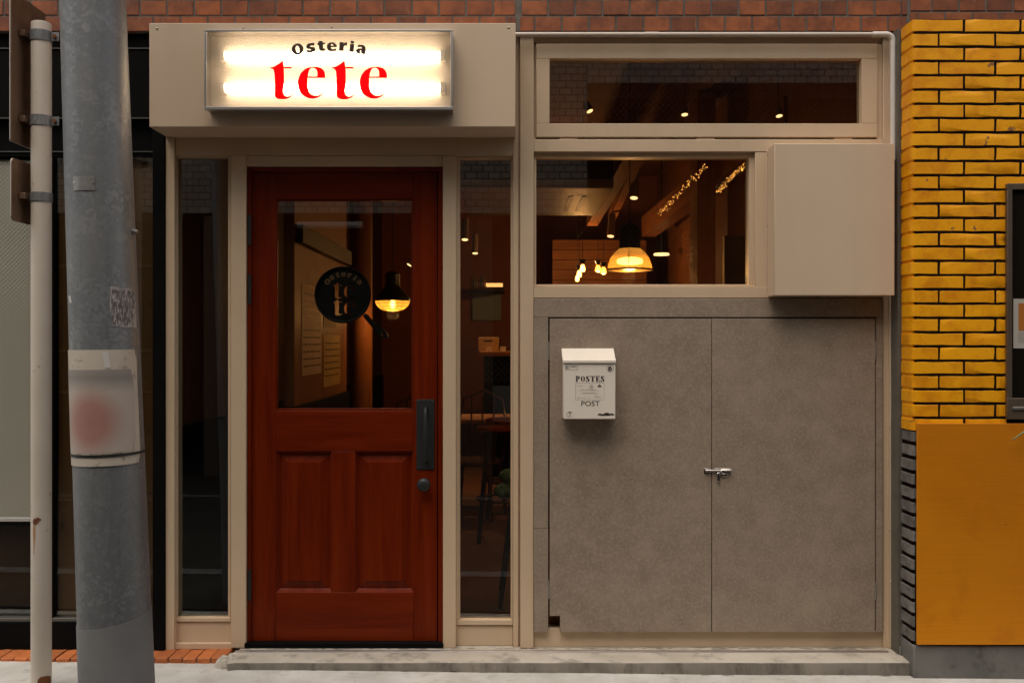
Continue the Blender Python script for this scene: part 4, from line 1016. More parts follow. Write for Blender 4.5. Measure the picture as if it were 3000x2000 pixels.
MB().box(X(L0), X(97.5), 0.040, 0.06, Z(1545), Z(1532.5)).build('lower_rail', m_black, nb)
MB().box(X(L0), X(97.5), 0.046, 0.051, Z(1811.5), Z(1545.5)).build('lower_pane', m_glass, nb)
MB().box(X(L0), X(62), 0.090, 0.10, Z(1790), Z(1550)).build('inner_board', wood_mat('dark_panel', (0.05, 0.018, 0.006), (0.075, 0.027, 0.010), (0.09, 0.035, 0.013), False), nb)
MB().box(X(L0), X(449), 0.125, 0.14, 0.03, 2.72).build('inner_backing', m_black, nb)

# ------------------------------------------------------------------ yellow brick pillar at the right
YY = -0.20
yk = (D + YY) / FPX
yb = thing('yellow_brick_pillar', (X(2900, YY), -0.1, 0), 'bright yellow painted brick pillar with black joints and a grey plinth', 'brick pillar')
x_c = X(2673, YY); ROWY = 41.75 * yk; LY = 165.3 * yk
ztop = Z(54.5, YY)
MB().box(x_c + 0.012, 3.2, YY + 0.0020, -0.02, Z(1890, YY), ztop - 0.004).build('black_joint', m_blackjoint, yb)
MB().box(x_c + 0.004, x_c + 0.0118, YY + 0.010, -0.087, Z(1258, YY), ztop - 0.003).build('painted_joint', m_yellow, yb)
MB().box(x_c + 0.007, x_c + 0.0118, YY + 0.012, -0.087, Z(1890, YY), Z(1258.5, YY)).build('dark_joint', m_blackjoint, yb)
MB().box(X(2627, -.07), x_c + 0.02, -0.080, 0.10, 0.0, zb - .002).build('filler_strip', M('dark_filler', (0.10, 0.088, 0.068), (0.15, 0.13, 0.10), 12, 0.85, bs=0.4, bscale=60), yb)
jH = ROWY - 0.0112
ym_ = [rough_brick(LY - 0.0105, jH, 0.016, 0.0016, 0.0010, 200 + i, 5) for i in range(10)]
def corner_brick(L, H, seed, depth=0.108):
    """a brick that turns the corner: front at y = 0, left return running back; slightly rounded arris"""
    rnd = random.Random(seed); n = 5; cols = []
    prof = [(L, 0.0)] + [(L * (n - i) / n, rnd.uniform(-.001, .001)) for i in range(1, n)] + [(0.010, 0.0), (0.004, 0.003), (0.0005, 0.009)] + [(rnd.uniform(-.0015, .001), depth * (.3 + .7 * i / 3)) for i in range(4)]
    v = []
    for x, y in prof:
        a, b = rnd.uniform(-.0010, .0010), rnd.uniform(-.0010, .0010)
        v += [(x + .004 * (x < .008), y + .0016, -H / 2 + a), (x, y, -H / 2 + .0014 + a), (x, y, H / 2 - .0014 + b), (x + .004 * (x < .008), y + .0016, H / 2 + b)]
    m = len(prof); f = []
    for i in range(m - 1):
        for j in range(3): f.append((i * 4 + j, i * 4 + j + 1, i * 4 + 5 + j, i * 4 + 4 + j))
    # inner skin so it has body
    o = len(v)
    v += [(L, .016, -H / 2), (L, .016, H / 2), (.011, .016, -H / 2), (.011, .016, H / 2), (.011, depth, -H / 2), (.011, depth, H / 2)]
    f += [(0, 1, 2, 3, o + 1, o), ((m - 1) * 4, o + 4, o + 5, (m - 1) * 4 + 3, (m - 1) * 4 + 2, (m - 1) * 4 + 1)]
    top = [i * 4 + 3 for i in range(m)]; f.append(tuple(top) + (o + 5, o + 3, o + 1))
    bot = [i * 4 for i in range(m)]; f.append(tuple(bot) + (o + 4, o + 2, o))
    f += [(o, o + 1, o + 3, o + 2), (o + 2, o + 3, o + 5, o + 4)]
    me = bpy.data.meshes.new('brick'); me.from_pydata(v, [], f); me.update()
    bm = bmesh.new(); bm.from_mesh(me); bmesh.ops.recalc_face_normals(bm, faces=bm.faces); bm.to_mesh(me); bm.free()
    me.polygons.foreach_set('use_smooth', [True] * len(me.polygons)); me.set_sharp_from_angle(angle=R(32))
    return me
LA, LB = 148 * yk, 74 * yk
cA = [corner_brick(LA, jH, 300 + i) for i in range(6)]; cB = [corner_brick(LB, jH, 320 + i) for i in range(6)]
xw = X(2950, YY)
for r in range(29):
    zc_ = ztop - (r + .5) * ROWY
    inwin = 11.55 <= r < 28.2
    odd = r % 2
    put(random.choice(cB if odd else cA), 'brick', m_yellow, yb, (x_c + random.uniform(-.001, .0015), YY + random.uniform(-.001, .001), zc_))
    x = x_c + (LB if odd else LA) + 0.0105
    end = xw - 0.001 if inwin else 2.35
    while x < end - 0.012:
        b = min(x + LY - 0.0105, end)
        put(random.choice(ym_), 'brick', m_yellow, yb, ((x + b) / 2, YY + random.uniform(-.0015, .001), zc_ + random.uniform(-.0008, .0008)), ((b - x) / (LY - 0.0105), 1, 1))
        x += LY
gz = Z(1258, YY); gb = [corner_brick(0.04, jH - 0.006, 340 + i, .110) for i in range(6)]
r = 0
while gz - (r + 1) * ROWY > Z(1892, YY):
    put(random.choice(gb), 'brick', m_greybrick, yb, (x_c + random.uniform(-.003, .003), YY + .002, gz - (r + .5) * ROWY)); r += 1
v = [(X(2676, YY) , YY, -.05), (X(2676, YY), YY, Z(1888, YY)), (3.2, YY, Z(1888, YY)), (3.2, YY, -.05)]
MB().box(X(2675, YY), 3.2, YY - .004, -0.02, -0.08, Z(1889, YY)).build('plinth', m_plinth, yb, 0.006)
MB().box(X(2636, -.09), X(2675, YY) - .001, -0.095, -0.02, -0.08, Z(1893, -.09)).build('plinth_return', m_plinth, yb, 0.004)

pb = MB().box(X(2687, YY - .014), 2.9, YY - .0165, YY - .0045, Z(1887, YY - .014), Z(1240, YY - .014)).build('plywood_board', m_ply, None, 0.0015)
tag(pb, 'yellow painted plywood sheet fixed to the lower pillar', 'plywood board')

m_bronze = M('bronze_aluminium', (0.13, 0.095, 0.065), (0.17, 0.125, 0.085), 10, 0.42, metal=0.5)
dw = thing('pillar_window', (X(3100, YY), YY, Z(1228, YY)), 'bronze framed dark window cut off by the right edge of the picture', 'window')
frame4(MB(), (2952, 3330, 537, 1228), (2966, 3316, 555, 1166), YY - .022, YY - .0035).build('frame', m_bronze, dw, 0.0015)
MB().pbox(2968, 3314, 1192, 1200, YY - .0275, YY - .0225).build('rail_ridge', m_alu, dw, 0.0008)
MB().pbox(2966.5, 3315.5, 555.5, 1165.5, YY - .010, YY - .006).build('pane', M('dark_glass', (0.010, 0.008, 0.006), None, rough=0.04), dw)
nt1 = MB().pbox(2969, 3200, 875, 1020, YY - .0115, YY - .0102).build('notice', M('notice_paper', (0.42, 0.38, 0.33), None, rough=0.6), dw)
MB().pbox(2984, 3185, 888, 968, YY - .0122, YY - .0116).build('orange_print', M('orange_print', (0.40, 0.13, 0.012), None, rough=0.6), nt1)
MB().pbox(2984, 3185, 972, 1003, YY - .0122, YY - .0116).build('pale_print', M('pale_print', (0.34, 0.29, 0.25), None, rough=0.6), nt1)
gl = MB().tube([P(3030, 1240, -.235), P(3010, 1258, -.25), P(2990, 1272, -.255), P(2972, 1284, -.252), P(2962, 1289, -.25)], [.004, .0045, .004, .003, .001], 6)
tag(gl.build('grass_blade', M('dry_green_leaf', (0.16, 0.17, 0.05), (0.22, 0.20, 0.07), 20, 0.6)), 'thin green leaf blade poking in over the yellow plywood', 'leaf')

# ------------------------------------------------------------------ building across the street (seen in the glass)
def opp_mat():
    m, nt, p = new_mat('pale_wall_tiles')
    tc = _n(nt, 'ShaderNodeTexCoord'); mp_ = _n(nt, 'ShaderNodeMapping'); mp_.inputs['Rotation'].default_value = (R(90), 0, 0)
    nt.links.new(tc.outputs['Object'], mp_.inputs[0])
    br = _n(nt, 'ShaderNodeTexBrick'); nt.links.new(mp_.outputs[0], br.inputs[0])
    br.inputs['Scale'].default_value = 1; br.inputs['Brick Width'].default_value = 0.118; br.inputs['Row Height'].default_value = 0.069
    br.inputs['Mortar Size'].default_value = 0.006
    br.inputs['Color1'].default_value = (0.50, 0.46, 0.39, 1); br.inputs['Color2'].default_value = (0.38, 0.35, 0.30, 1); br.inputs['Mortar'].default_value = (0.10, 0.09, 0.08, 1)
    nt.links.new(br.outputs[0], p.inputs['Base Color']); p.inputs['Roughness'].default_value = 0.4
    return m
m_opp = opp_mat()
ob_ = thing('opposite_building', (0, -5.4, 0), 'pale tiled building across the street with a dark open ground floor', 'building')
MB().box(-7, 0.75, -5.6, -5.02, 2.66, 6.2).build('tiled_wall', m_opp, ob_)
MB().box(0.7505, 7, -5.6, -5.02, 3.95, 6.2).build('tiled_wall', m_opp, ob_)
m_opdark = M('dark_doorway', (0.02, 0.016, 0.012), (0.03, 0.024, 0.018), 3, 0.8)
MB().box(-7, 7, -9.1, -9.0, 0, 3.94).build('recess_wall', m_opdark, ob_)
MB().box(-7, 7, -9.1, -5.61, 3.955, 4.1).build('recess_soffit', m_opdark, ob_)
for x in (-7.2, 7.05): MB().box(x, x + .15, -9.1, -5.0, -.05, 6.2).build('side_wall', m_opdark, ob_)
for x in (-7, -3.1, -0.55, 6.8):
    MB().box(x, x + 0.35, -5.55, -5.08, -0.05, 2.655).build('column', M('brown_column', (0.13, 0.095, 0.065), None, rough=0.7), ob_, 0.01)
MB().cyl((-2.15, -5.06, 2.55), (-1.50, -5.06, 2.55), .035, seg=14).build('duct_pipe', M('white_duct', (0.6, 0.58, 0.54), None, rough=.5), ob_)
MB().box(-0.42, -0.02, -5.5, -5.42, 0.55, 0.92).build('white_box', M('white_panel', (0.5, 0.5, 0.48), None, rough=0.6), ob_)

# ------------------------------------------------------------------ restaurant room
m_floor = wood_mat('dark_floor_boards', (0.07, 0.026, 0.010), (0.10, 0.040, 0.016), (0.13, 0.055, 0.022), False, 0.35)
m_ceil = M('brown_ceiling', (0.13, 0.052, 0.02), (0.18, 0.075, 0.03), 2, 0.8)
m_inwall = M('terracotta_plaster', (0.20, 0.055, 0.022), (0.26, 0.075, 0.03), 2, 0.8)
XL, XR, YE, ZC = X(490), X(2625), 6.6, 3.3
def room(name, *b, mat): return tag(MB().box(*b).build(name, mat), kind='structure')
room('interior_floor', XL, XR, 0.101, YE, 0.0, 0.044, mat=m_floor)
room('interior_ceiling', XL - .1, XR + .1, 0.12, YE + .1, ZC, ZC + .1, mat=m_ceil)
room('interior_wall_back', XL - .1, XR + .1, YE, YE + .1, 0, ZC - .0005, mat=m_inwall)
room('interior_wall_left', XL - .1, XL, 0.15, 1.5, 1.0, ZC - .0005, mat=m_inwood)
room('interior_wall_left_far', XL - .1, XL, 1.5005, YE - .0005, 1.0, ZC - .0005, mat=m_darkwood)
room('interior_wainscot', XL - .1, XL + .02, 0.15, YE - .0005, 0, 0.9995, mat=m_black)
room('interior_wall_right', XR, XR + .1, 0.101, YE - .0005, 0, ZC - .0005, mat=m_inwood)
room('interior_wall_front', XL, XR, 0.31, 0.34, Z(100), ZC, mat=m_darkwood)
pt = thing('partition_wall', (-1.02, 0.85, .044), 'interior partition with pale wood boarding above a black lower half', 'partition')
MB().box(-1.05, -1.0, 0.20, 1.52, 1.085, ZC - .002).build('boarding', m_inwood, pt)
MB().box(-1.06, -0.985, 0.20, 1.55, 0.045, 1.084).build('wainscot', m_black, pt, 0.003)
MB().box(-0.9995, -0.965, 0.22, 1.50, 1.84, 1.925).build('rail', m_darkwood, pt, 0.003)
cl_ = MB().cyl((-0.985, 1.95, .045), (-0.985, 1.95, ZC - .002), 0.075, seg=24).build('round_column', m_inwood); tag(cl_, 'orange lit round column beyond the partition, seen through the door glass', 'column')
posters = [((0.34, 0.78), (1.22, 1.66), (0.50, 0.36, 0.24), 'handwritten cream menu sheet on the partition'), ((0.84, 1.18), (1.46, 1.70), (0.16, 0.08, 0.04), 'dark photo poster on the partition beside the menu'), ((0.84, 1.30), (1.14, 1.42), (0.42, 0.27, 0.06), 'yellow poster low on the partition')]
for (ya, yb2), (z0, z1), c, lb in posters:
    p_ = MB().box(-0.9993, -0.9975, ya, yb2, z0, z1).build('poster', M('poster_paper', c, tuple(q * 1.15 for q in c), 8, 0.7)); tag(p_, lb, 'poster')
    w_ = MB(); rnd = random.Random(int(ya * 100) + 3)
    z = z1 - .05
    while z > z0 + .04:
        y = ya + .03
        while y < yb2 - .04:
            l = rnd.uniform(.01, .05); w_.box(-0.9974, -0.9968, y, min(y + l, yb2 - .02), z, z + .008); y += l + .015
        z -= .035
    tag(w_.build('lettering', m_darkwood, p_, 0, 0), kind='stuff')

# lamps
m_bulb = emit('hot_bulb', (1.0, 0.50, 0.13), 26.0)
m_bulb2 = emit('amber_bulb', (1.0, 0.36, 0.06), 20.0)
m_spotface = emit('spot_lens', (1.0, 0.58, 0.24), 2.6)
m_amber = translucent('ribbed_amber_glass', (0.62, 0.38, 0.14), 0.50, (1.0, 0.86, 0.60), 0.25)
m_lampblack = M('black_lamp_metal', (0.010, 0.009, 0.008), None, rough=0.4)
m_spotbody = M('cream_spot_body', (0.22, 0.15, 0.085), None, rough=0.5)
def lamp_light(name, loc, power, par, col=(1.0, 0.47, 0.15), rad=0.04):
    l = bpy.data.lights.new(name, 'POINT'); l.energy = power; l.color = col; l.shadow_soft_size = rad
    o = bpy.data.objects.new(name, l); COL.objects.link(o); place(o, loc, par); return o
# ribbed glass dome pendant in the wide window
yd = 1.55; kd = (D + yd) / FPX
c = P(1845, 790, yd)
pa = thing('pendant_lamp', (c.x, yd, c.z), 'lit ribbed glass dome pendant lamp in the wide window', 'pendant lamp')
MB().lathe(c, [(.133, 0), (.132, .014), (.128, .035), (.115, .070), (.092, .102), (.070, .122), (.062, .128)], 72, rib=.012, nrib=1).build('glass_shade', m_amber, pa)
MB().lathe(c, [(.134, -.006), (.139, -.006), (.139, .004), (.134, .004), (.134, -.006)], 48).build('rim_band', m_lampblack, pa)
MB().lathe(c, [(.129, -.004), (.08, -.010), (.0001, -.012)], 40).build('lens', m_amber, pa)
MB().lathe(c, [(.063, .127), (.064, .135), (.064, .255), (.060, .262), (.030, .275), (.010, .29), (.0001, .30)], 32).build('housing', m_lampblack, pa)
for a in (20, 140, 260):
    MB().tube([c + Vector((r_ * math.cos(R(a)), r_ * math.sin(R(a)), h)) for r_, h in ((.138, 0), (.137, .04), (.12, .085), (.09, .122), (.066, .15))], .002, 6).build('stay', m_lampblack, pa)
MB().tube([c + Vector((0, 0, .29)), c + Vector((0, 0, ZC - c.z - .002))], .003, 8).build('cord', m_lampblack, pa)
MB().lathe(c, [(.0001, .030), (.050, .032), (.078, .040), (.078, .062), (.050, .072), (.0001, .074)], 24).build('bulb', emit('wide_hot_bulb', (1.0, 0.66, 0.24), 7.0), pa)
lamp_light('pendant_glow', c + Vector((0, 0, -.05)), 14.0, pa)
# cage pendant seen through the door
ye = 1.75; c = P(1150, 880, ye)
pe = thing('cage_pendant_lamp', (c.x, ye, c.z), 'black pendant lamp with a glowing caged bowl, seen through the door glass', 'pendant lamp')
bowl = [(.108, 0), (.105, -.018), (.092, -.040), (.066, -.058), (.035, -.066), (.0001, -.068)]
MB().lathe(c, bowl, 48, rib=.01, nrib=1).build('glass_bowl', translucent('frosted_amber_bowl', (0.95, 0.58, 0.18), 0.22, (1.0, 0.8, 0.45), 0.05), pe)
MB().lathe(c, [(.112, -.004), (.112, .008), (.098, .030), (.072, .060), (.050, .085), (.046, .10), (.046, .165), (.030, .18), (.0001, .185)], 36).build('shade', m_lampblack, pe)
cg = MB()
for a in range(0, 360, 45): cg.tube([c + Vector(((r_ + .003) * math.cos(R(a)), (r_ + .003) * math.sin(R(a)), h)) for r_, h in bowl[:-1]], .0014, 5)
for r_, h in bowl[1:4]: cg.tube([c + Vector(((r_ + .003) * math.cos(R(a)), (r_ + .003) * math.sin(R(a)), h)) for a in range(0, 361, 15)], .0012, 5)
cg.build('cage', m_lampblack, pe)
MB().tube([c + Vector((0, 0, .18)), c + Vector((0, 0, ZC - c.z - .002))], .003, 8).build('cord', m_lampblack, pe)
MB().lathe(c, [(.0001, -.050), (.012, -.046), (.017, -.025), (.012, 0), (.0001, .004)], 14).build('bulb', emit('cage_bulb', (1.0, 0.55, 0.16), 60.0), pe)
lamp_light('cage_glow', c + Vector((0, 0, -.085)), 3.0, pe)

# spotlights on the ceiling
def spot(px, py, y, rad, ln, tilt, label, hang, power=0.0):
    c = P(px, py, y); d = Vector((math.sin(R(tilt)), -0.28, -math.cos(R(tilt)))).normalized()
    t = thing('ceiling_spotlight', (c.x, c.y, c.z), label, 'spotlight', 'spotlights in the restaurant ceiling')
    MB().cyl(c, c - d * ln, rad, rad * .92, 20).build('head', m_spotbody, t)
    MB().cyl(c + d * .0015, c + d * .0005, rad * .86, rad * .86, 20).build('lens', m_spotface, t)
    e = c - d * ln
    MB().tube([e + d * .02, (e.x, e.y, e.z + .03), (e.x, e.y, ZC - .002)], .0022, 8).build('stem', m_darkwood, t)
    if power:
        l = bpy.data.lights.new('spot_beam', 'SPOT'); l.energy = power; l.color = (1.0, 0.55, 0.22); l.spot_size = R(70); l.spot_blend = .6; l.shadow_soft_size = .03
        o = bpy.data.objects.new('spot_beam', l); COL.objects.link(o); place(o, c + d * .01, t); o.rotation_euler = (-d).to_track_quat('Z', 'Y').to_euler()
spot(1728, 326, 1.2, .021, .05, 22, 'ceiling spotlight in the high window, leftmost of three', 0, 4)
spot(2006, 336, 1.2, .021, .045, 2, 'ceiling spotlight in the middle of the high window', 0, 4)
spot(2283, 340, 1.2, .021, .045, 4, 'ceiling spotlight in the high window, rightmost of three', 0, 4)
spot(1857, 580, 3.3, .036, .22, -6, 'cream tube spotlight above the dome pendant lamp', 0, 7)
spot(1789, 692, 4.4, .034, .22, -6, 'cream tube spotlight left of the dome pendant lamp', 0, 7)
spot(1362, 702, 4.2, .034, .20, 0, 'ceiling spotlight high in the right sidelight, the nearer one', 0, 40)
spot(1392, 742, 5.2, .032, .20, 0, 'ceiling spotlight high in the right sidelight, the farther one', 0, 60)
spot(1199, 776, 3.0, .022, .05, -30, 'bright spotlight at the right edge of the door glass', 0, 6)
fl2 = thing('flat_ceiling_light', P(1938, 748, 5.0), 'flat lit ceiling light right of the dome pendant lamp', 'ceiling light')
cc = P(1938, 748, 5.0)
MB().lathe(cc, [(.0001, 0), (.075, 0), (.078, .006), (.072, .02), (.0001, .022)], 28).build('disc', m_spotface, fl2)
MB().cyl(cc + Vector((0, 0, .022)), (cc.x, cc.y, ZC - .002), .006, seg=10).build('stem', m_lampblack, fl2)
# bare bulbs
def bare(px, py, y, s, label, cone=False):
    c = P(px, py, y)
    t = thing('bulb_lamp', c, label, 'bulb lamp', 'small hanging bulb lamps')
    MB().lathe(c, [(.0001, -.055 * s), (.016 * s, -.050 * s), (.022 * s, -.030 * s), (.016 * s, -.005 * s), (.010 * s, .01 * s), (.0001, .012 * s)], 14).build('bulb', m_bulb2 if not cone else m_bulb, t)
    if cone: MB().lathe(c, [(.034 * s, -.045 * s), (.014 * s, .02 * s), (.012 * s, .02 * s), (.031 * s, -.045 * s)], 16).build('glass_cone', m_amber, t)
    MB().lathe(c, [(.012 * s, .008 * s), (.018 * s, .03 * s), (.03 * s, .05 * s), (.0001, .055 * s)], 14).build('socket', m_lampblack, t)
    MB().tube([c + Vector((0, 0, .05 * s)), (c.x, c.y, ZC - .002)], .0025, 6).build('cord', m_lampblack, t)
bare(1707, 778, 3.6, 1.0, 'orange bare bulb left of the dome pendant lamp, highest of three')
bare(1697, 795, 4.2, 1.0, 'orange bare bulb left of the dome pendant lamp, middle of three')
bare(1691, 810, 4.8, 0.9, 'orange bare bulb left of the dome pendant lamp, lowest of three')
bare(1752, 780, 4.3, 1.0, 'small glass cone lamp, the farther left of the pair by the dome lamp', True)
bare(1768, 786, 4.0, 1.0, 'small glass cone lamp beside the rim of the dome pendant lamp', True)
lamp_light('bulb_glow', P(1697, 790, 4.6), 20.0, bpy.data.objects['bulb_lamp'])
MBs = thing('wall_tube_light', P(1425, 835, 5.9), 'glowing orange light strip on a shelf far inside, seen in the right sidelight', 'strip light')
MB().pbox(1424, 1473, 829, 840, 5.88, 5.92).build('tube', emit('strip_glow', (1.0, 0.48, 0.15), 1.6), MBs, .004)
MB().pbox(1376, 1476, 841, 850, 5.84, 6.58).build('shelf', m_darkwood, MBs)
def bottle(px, y, z, k, mat, label, group):
    o = MB().lathe((X(px, y), y, z), [(.0001, 0), (.026 * k, 0), (.029 * k, .01 * k), (.029 * k, .12 * k), (.024 * k, .145 * k), (.010 * k, .17 * k), (.009 * k, .22 * k), (.011 * k, .225 * k), (.0001, .228 * k)], 14).build('bottle', mat)
    tag(o, label, 'bottle', group)
m_bot = [M('bottle_glass', c, None, rough=.08) for c in ((0.10, 0.03, 0.008), (0.03, 0.05, 0.012), (0.20, 0.09, 0.02))]
for i in range(6): bottle(1381 + i * 7.5, 5.93, Z(841, 5.84) + .001, .62, m_bot[i % 3], 'small bottle beside the strip light on the far shelf', 'bottles beside the strip light')
pwl = thing('plank_wall', (0.95, 5.55, 1.5), 'orange lit wall of level wooden planks behind the bare bulbs', 'plank wall')
for i in range(9): MB().box(0.42, 1.40, 5.50 + random.uniform(0, .004), 5.53, 1.50 + i * .105, 1.60 + i * .105).build('plank', m_inwood_h, pwl, .003)
MB().box(0.42, 1.40, 5.5315, 5.56, .045, 2.45).build('backing', m_darkwood, pwl)

# ceiling beams, air conditioner, string lights
def beam(a, b, w, h, label):
    a, b = Vector(a), Vector(b); d = (b - a).normalized(); s_ = d.cross(Vector((0, 0, 1))).normalized() * w / 2; u = s_.cross(d).normalized() * h / 2
    if u.z < 0: u = -u
    v = [p + i * s_ + j * u for p in (a, b) for i in (-1, 1) for j in (-1, 1)]
    o = MB().add(v, [(0, 1, 3, 2), (4, 6, 7, 5), (0, 4, 5, 1), (2, 3, 7, 6), (0, 2, 6, 4), (1, 5, 7, 3)]).build('wooden_beam', m_inwood_h)
    tag(o, label, 'beam', 'wooden beams under the restaurant ceiling')
beam(P(1868, 400, 1.5), P(1735, 640, 4.6), .10, .14, 'wooden ceiling beam slanting behind the left part of the wide window')
beam(P(1895, 400, 2.2), P(1790, 640, 5.0), .06, .10, 'thin wooden beam slanting just left of the tube spotlight')
beam(P(2330, 330, 1.6), P(1900, 665, 5.2), .14, .20, 'wooden beam carrying the sparkling string lights')
rw = MB().box(1.42, 1.56, 3.0, 3.3, .045, 3.29).build('interior_pier', m_inwood); tag(rw, 'brown wooden pier inside behind the right part of the wide window', 'pier')
gpn = MB().pbox(2122, 2300, 690, 990, 1.2, 1.24).build('interior_screen', M('olive_plaster', (0.16, 0.12, 0.05), (0.20, 0.15, 0.07), 3, 0.8)); 
tag(gpn, 'olive panel inside at the lower right corner of the wide window', 'panel')
ac = thing('ceiling_air_conditioner', P(1560, 590, 2.9), 'flat ceiling air conditioner panel with slots, left in the wide window', 'air conditioner')
m_ac = M('cream_plastic', (0.24, 0.165, 0.09), None, rough=0.5)
za_ = 2.32
def onceil(px, py, z=za_):
    d = (z - HC) * FPX / (1000 - py); return ((px - 1500) * d / FPX, d - D)
A = onceil(1375, 632); B = onceil(1745, 632); C_ = onceil(1752, 552)
MB().box(A[0], B[0], A[1] - 1.0 if False else C_[1], A[1], za_, za_ + .06).build('panel', m_ac, ac, .008)
for i, (a, b) in enumerate(((1650, 1664), (1685, 1712))):
    p0, p1 = onceil(a, 618), onceil(b, 575)
    MB().box(p0[0], p1[0] if p1[0] > p0[0] + .02 else p0[0] + .03, p1[1], p0[1], za_ - .004, za_ - .0005).build('slot', m_darkwood, ac)
MB().box(A[0], B[0], C_[1] + .02, A[1] - .02, za_ + .061, za_ + .25).build('body', m_darkwood, ac)
m_spark = emit('string_light_bulb', (1.0, 0.38, 0.07), 8.0)
def fairy(a, b, n, label, seed):
    rnd = random.Random(seed); a, b = Vector(a), Vector(b)
    t = thing('string_lights', a, label, 'string lights', 'string lights wound along the beam')
    bl = MB(); path = []
    for i in range(n):
        u = i / (n - 1); p = a.lerp(b, u) + Vector((rnd.gauss(0, .009), rnd.gauss(0, .01), rnd.gauss(0, .012)))
        if i % 4 == 0: path.append(p)
        r_ = rnd.uniform(.0007, .0020); d = Vector((rnd.uniform(-1, 1), rnd.uniform(-.3, .3), rnd.uniform(-1, 1))).normalized() * rnd.uniform(.001, .004)
        bl.cyl(p - d, p + d, r_, r_ * .4, 5)
    MB().tube(path, .0012, 4).build('cable', m_darkwood, t, 0, 0)
    tag(bl.build('bulbs', m_spark, t, 0, 0), kind='stuff')
fairy(P(2068, 486, 2.6), P(1935, 625, 3.9), 120, 'string of tiny orange lights, the left longer strand', 5)
fairy(P(2188, 478, 2.0), P(2100, 560, 2.7), 95, 'string of tiny orange lights, the right shorter strand', 6)

# furniture
def chair(x, y, rot, label):
    t = thing('dining_chair', (x, y, .045), label, 'chair', 'dark round backed chairs')
    c, s_ = math.cos(R(rot)), math.sin(R(rot))
    def W_(a, b, z): return (x + a * c - b * s_, y + a * s_ + b * c, z)
    m_ = M('dark_bentwood', (0.05, 0.018, 0.008), None, rough=0.25)
    MB().lathe((x, y, 0), [(.0001, .455), (.19, .455), (.20, .47), (.19, .485), (.0001, .485)], 24).build('seat', m_, t)
    for a, b in ((-.15, -.15), (.15, -.15), (-.15, .15), (.15, .15)):
        MB().tube([W_(a, b, .46), W_(a * 1.25, b * 1.25, .046)], [.016, .012], 8).build('leg', m_, t)
    MB().tube([W_(-.18, .12, .46), W_(-.20, .17, .72), W_(-.16, .20, .93), W_(0, .22, 1.0), W_(.16, .20, .93), W_(.20, .17, .72), W_(.18, .12, .46)], .013, 8).build('hoop_back', m_, t)
    for a in (-.08, 0, .08): MB().tube([W_(a, .14, .47), W_(a * 1.2, .205, .96)], .007, 6).build('spindle', m_, t)
chair(-0.62, 2.6, 20, 'dark round backed chair behind the door glass, the left one')
chair(-0.28, 3.0, -15, 'dark round backed chair behind the door glass, the right one')
tb_ = thing('dining_table', (-0.35, 3.7, .045), 'small wooden table far behind the door glass', 'table')
MB().box(-0.8, 0.1, 3.4, 4.0, .72, .75).build('tabletop', m_inwood_h, tb_, .004)
for a, b in ((-.75, 3.45), (.05, 3.45), (-.75, 3.95), (.05, 3.95)): MB().box(a - .02, a + .02, b - .02, b + .02, .046, .7195).build('leg', m_darkwood, tb_)
ct = thing('bar_counter', (0.2, 5.2, .045), 'black bar counter far inside, seen through the right sidelight', 'counter')
MB().box(-0.28, 1.0, 5.0, 5.6, .045, 1.24).build('front', m_black, ct, .004)
MB().box(-0.32, 1.0, 4.95, 5.65, 1.2405, 1.285).build('counter_top', m_inwood_h, ct, .004)
zt_ = 1.2855
def onct(px, y): return X(px, y)
bx = thing('wooden_crate', (onct(1430, 5.2), 5.2, zt_), 'lit wooden crate standing on the bar counter', 'crate')
MB().box(onct(1402, 5.2), onct(1461, 5.2), 5.2, 5.4, zt_, zt_ + .14).build('box', M('pale_pine', (0.42, 0.25, 0.11), (0.50, 0.31, 0.14), 10, .6), bx, .003)
MB().box(onct(1418, 5.2), onct(1443, 5.2), 5.197, 5.1995, zt_ + .095, zt_ + .11).build('hand_hole', m_darkwood, bx)
for a, lb in ((1432, 'small white card standing on the bar counter, the left one'), (1474, 'small white card standing on the bar counter, the right one')):
    p_ = MB().box(onct(a - 8, 5.05), onct(a + 8, 5.05), 5.05, 5.06, zt_, zt_ + .05).build('table_card', M('white_card', (0.6, 0.52, 0.40), None, rough=.6)); tag(p_, lb, 'card', 'cards on the bar counter')
bd_ = MB().pbox(1384, 1468, 858, 938, 6.55, 6.58).build('menu_board', M('slate_blue_board', (0.20, 0.24, 0.24), (0.25, 0.29, 0.29), 4, .6)); tag(bd_, 'pale blue grey menu board on the back wall', 'menu board')
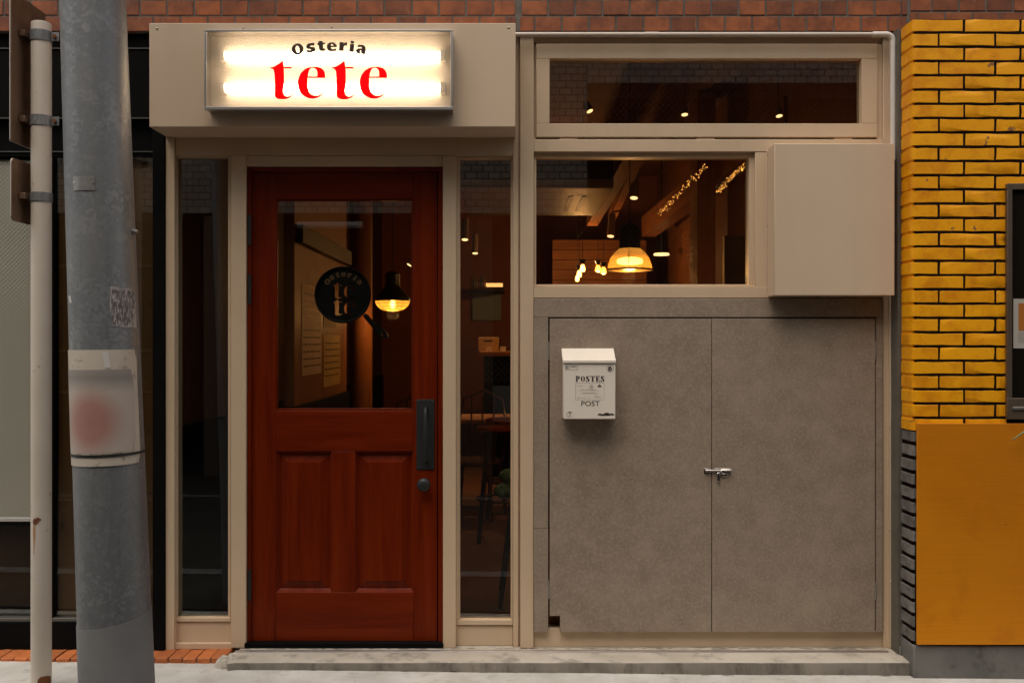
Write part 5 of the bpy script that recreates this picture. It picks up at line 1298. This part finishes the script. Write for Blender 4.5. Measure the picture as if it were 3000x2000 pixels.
def stool(px, py, y, label):
    c = P(px, py, y); t = thing('bar_stool', (c.x, y, .045), label, 'bar stool', 'bar stools in the sidelight')
    MB().lathe((c.x, y, 0), [(.0001, c.z - .02), (.13, c.z - .025), (.15, c.z - .01), (.145, c.z + .01), (.0001, c.z + .012)], 24).build('seat', M('red_lacquer', (0.14, 0.018, 0.008), None, rough=.18), t)
    for a in (45, 135, 225, 315):
        ca, sa = math.cos(R(a)), math.sin(R(a))
        MB().tube([(c.x + .10 * ca, y + .10 * sa, c.z - .02), (c.x + .19 * ca, y + .19 * sa, .046)], [.018, .014], 8).build('leg', m_lampblack, t)
    MB().tube([(c.x + .15 * math.cos(R(a)), y + .15 * math.sin(R(a)), .32) for a in range(45, 406, 10)], .008, 6).build('foot_ring', m_lampblack, t)
stool(1462, 1252, 2.2, 'red seated bar stool in the right sidelight, the nearer one')
stool(1480, 1230, 3.0, 'red seated bar stool in the right sidelight, the farther one')
sh = thing('low_side_table', (0.12, 0.75, .045), 'dark side table behind the right sidelight', 'side table')
MB().box(-0.02, 0.40, 0.55, 0.95, Z(1470, .75) - .025, Z(1470, .75)).build('tabletop', m_darkwood, sh, .003)
for a, b in ((0.0, .57), (.38, .57), (0.0, .93), (.38, .93)): MB().tube([(a, b, Z(1470, .75) - .026), (a - .06 * (1 if a < .1 else -1), b, .046)], .012, 8).build('leg', m_lampblack, sh)
m_cab = M('green_cabbage', (0.09, 0.15, 0.05), (0.16, 0.22, 0.09), 9, .6, bs=.6, bscale=14, bd=.01)
for px, py, r_, lb in ((1480, 1437, .050, 'lower green cabbage on the side table in the right sidelight'), (1490, 1392, .040, 'upper green cabbage resting on the other in the right sidelight')):
    c = P(px, py, .72); v = []; f = []; n, k = 16, 10
    for j in range(k + 1):
        for i in range(n):
            t, p_ = 2 * math.pi * i / n, math.pi * j / k
            rr = r_ * (1 + .10 * math.sin(3 * t + j) * math.sin(p_) + .05 * math.sin(7 * t))
            v.append((c.x + rr * 1.15 * math.sin(p_) * math.cos(t), c.y + rr * math.sin(p_) * math.sin(t), c.z + rr * .85 * math.cos(p_)))
    for j in range(k):
        for i in range(n): f.append((j * n + i, j * n + (i + 1) % n, (j + 1) * n + (i + 1) % n, (j + 1) * n + i))
    tag(link_mesh('cabbage', v, f, m_cab), lb, 'cabbage')
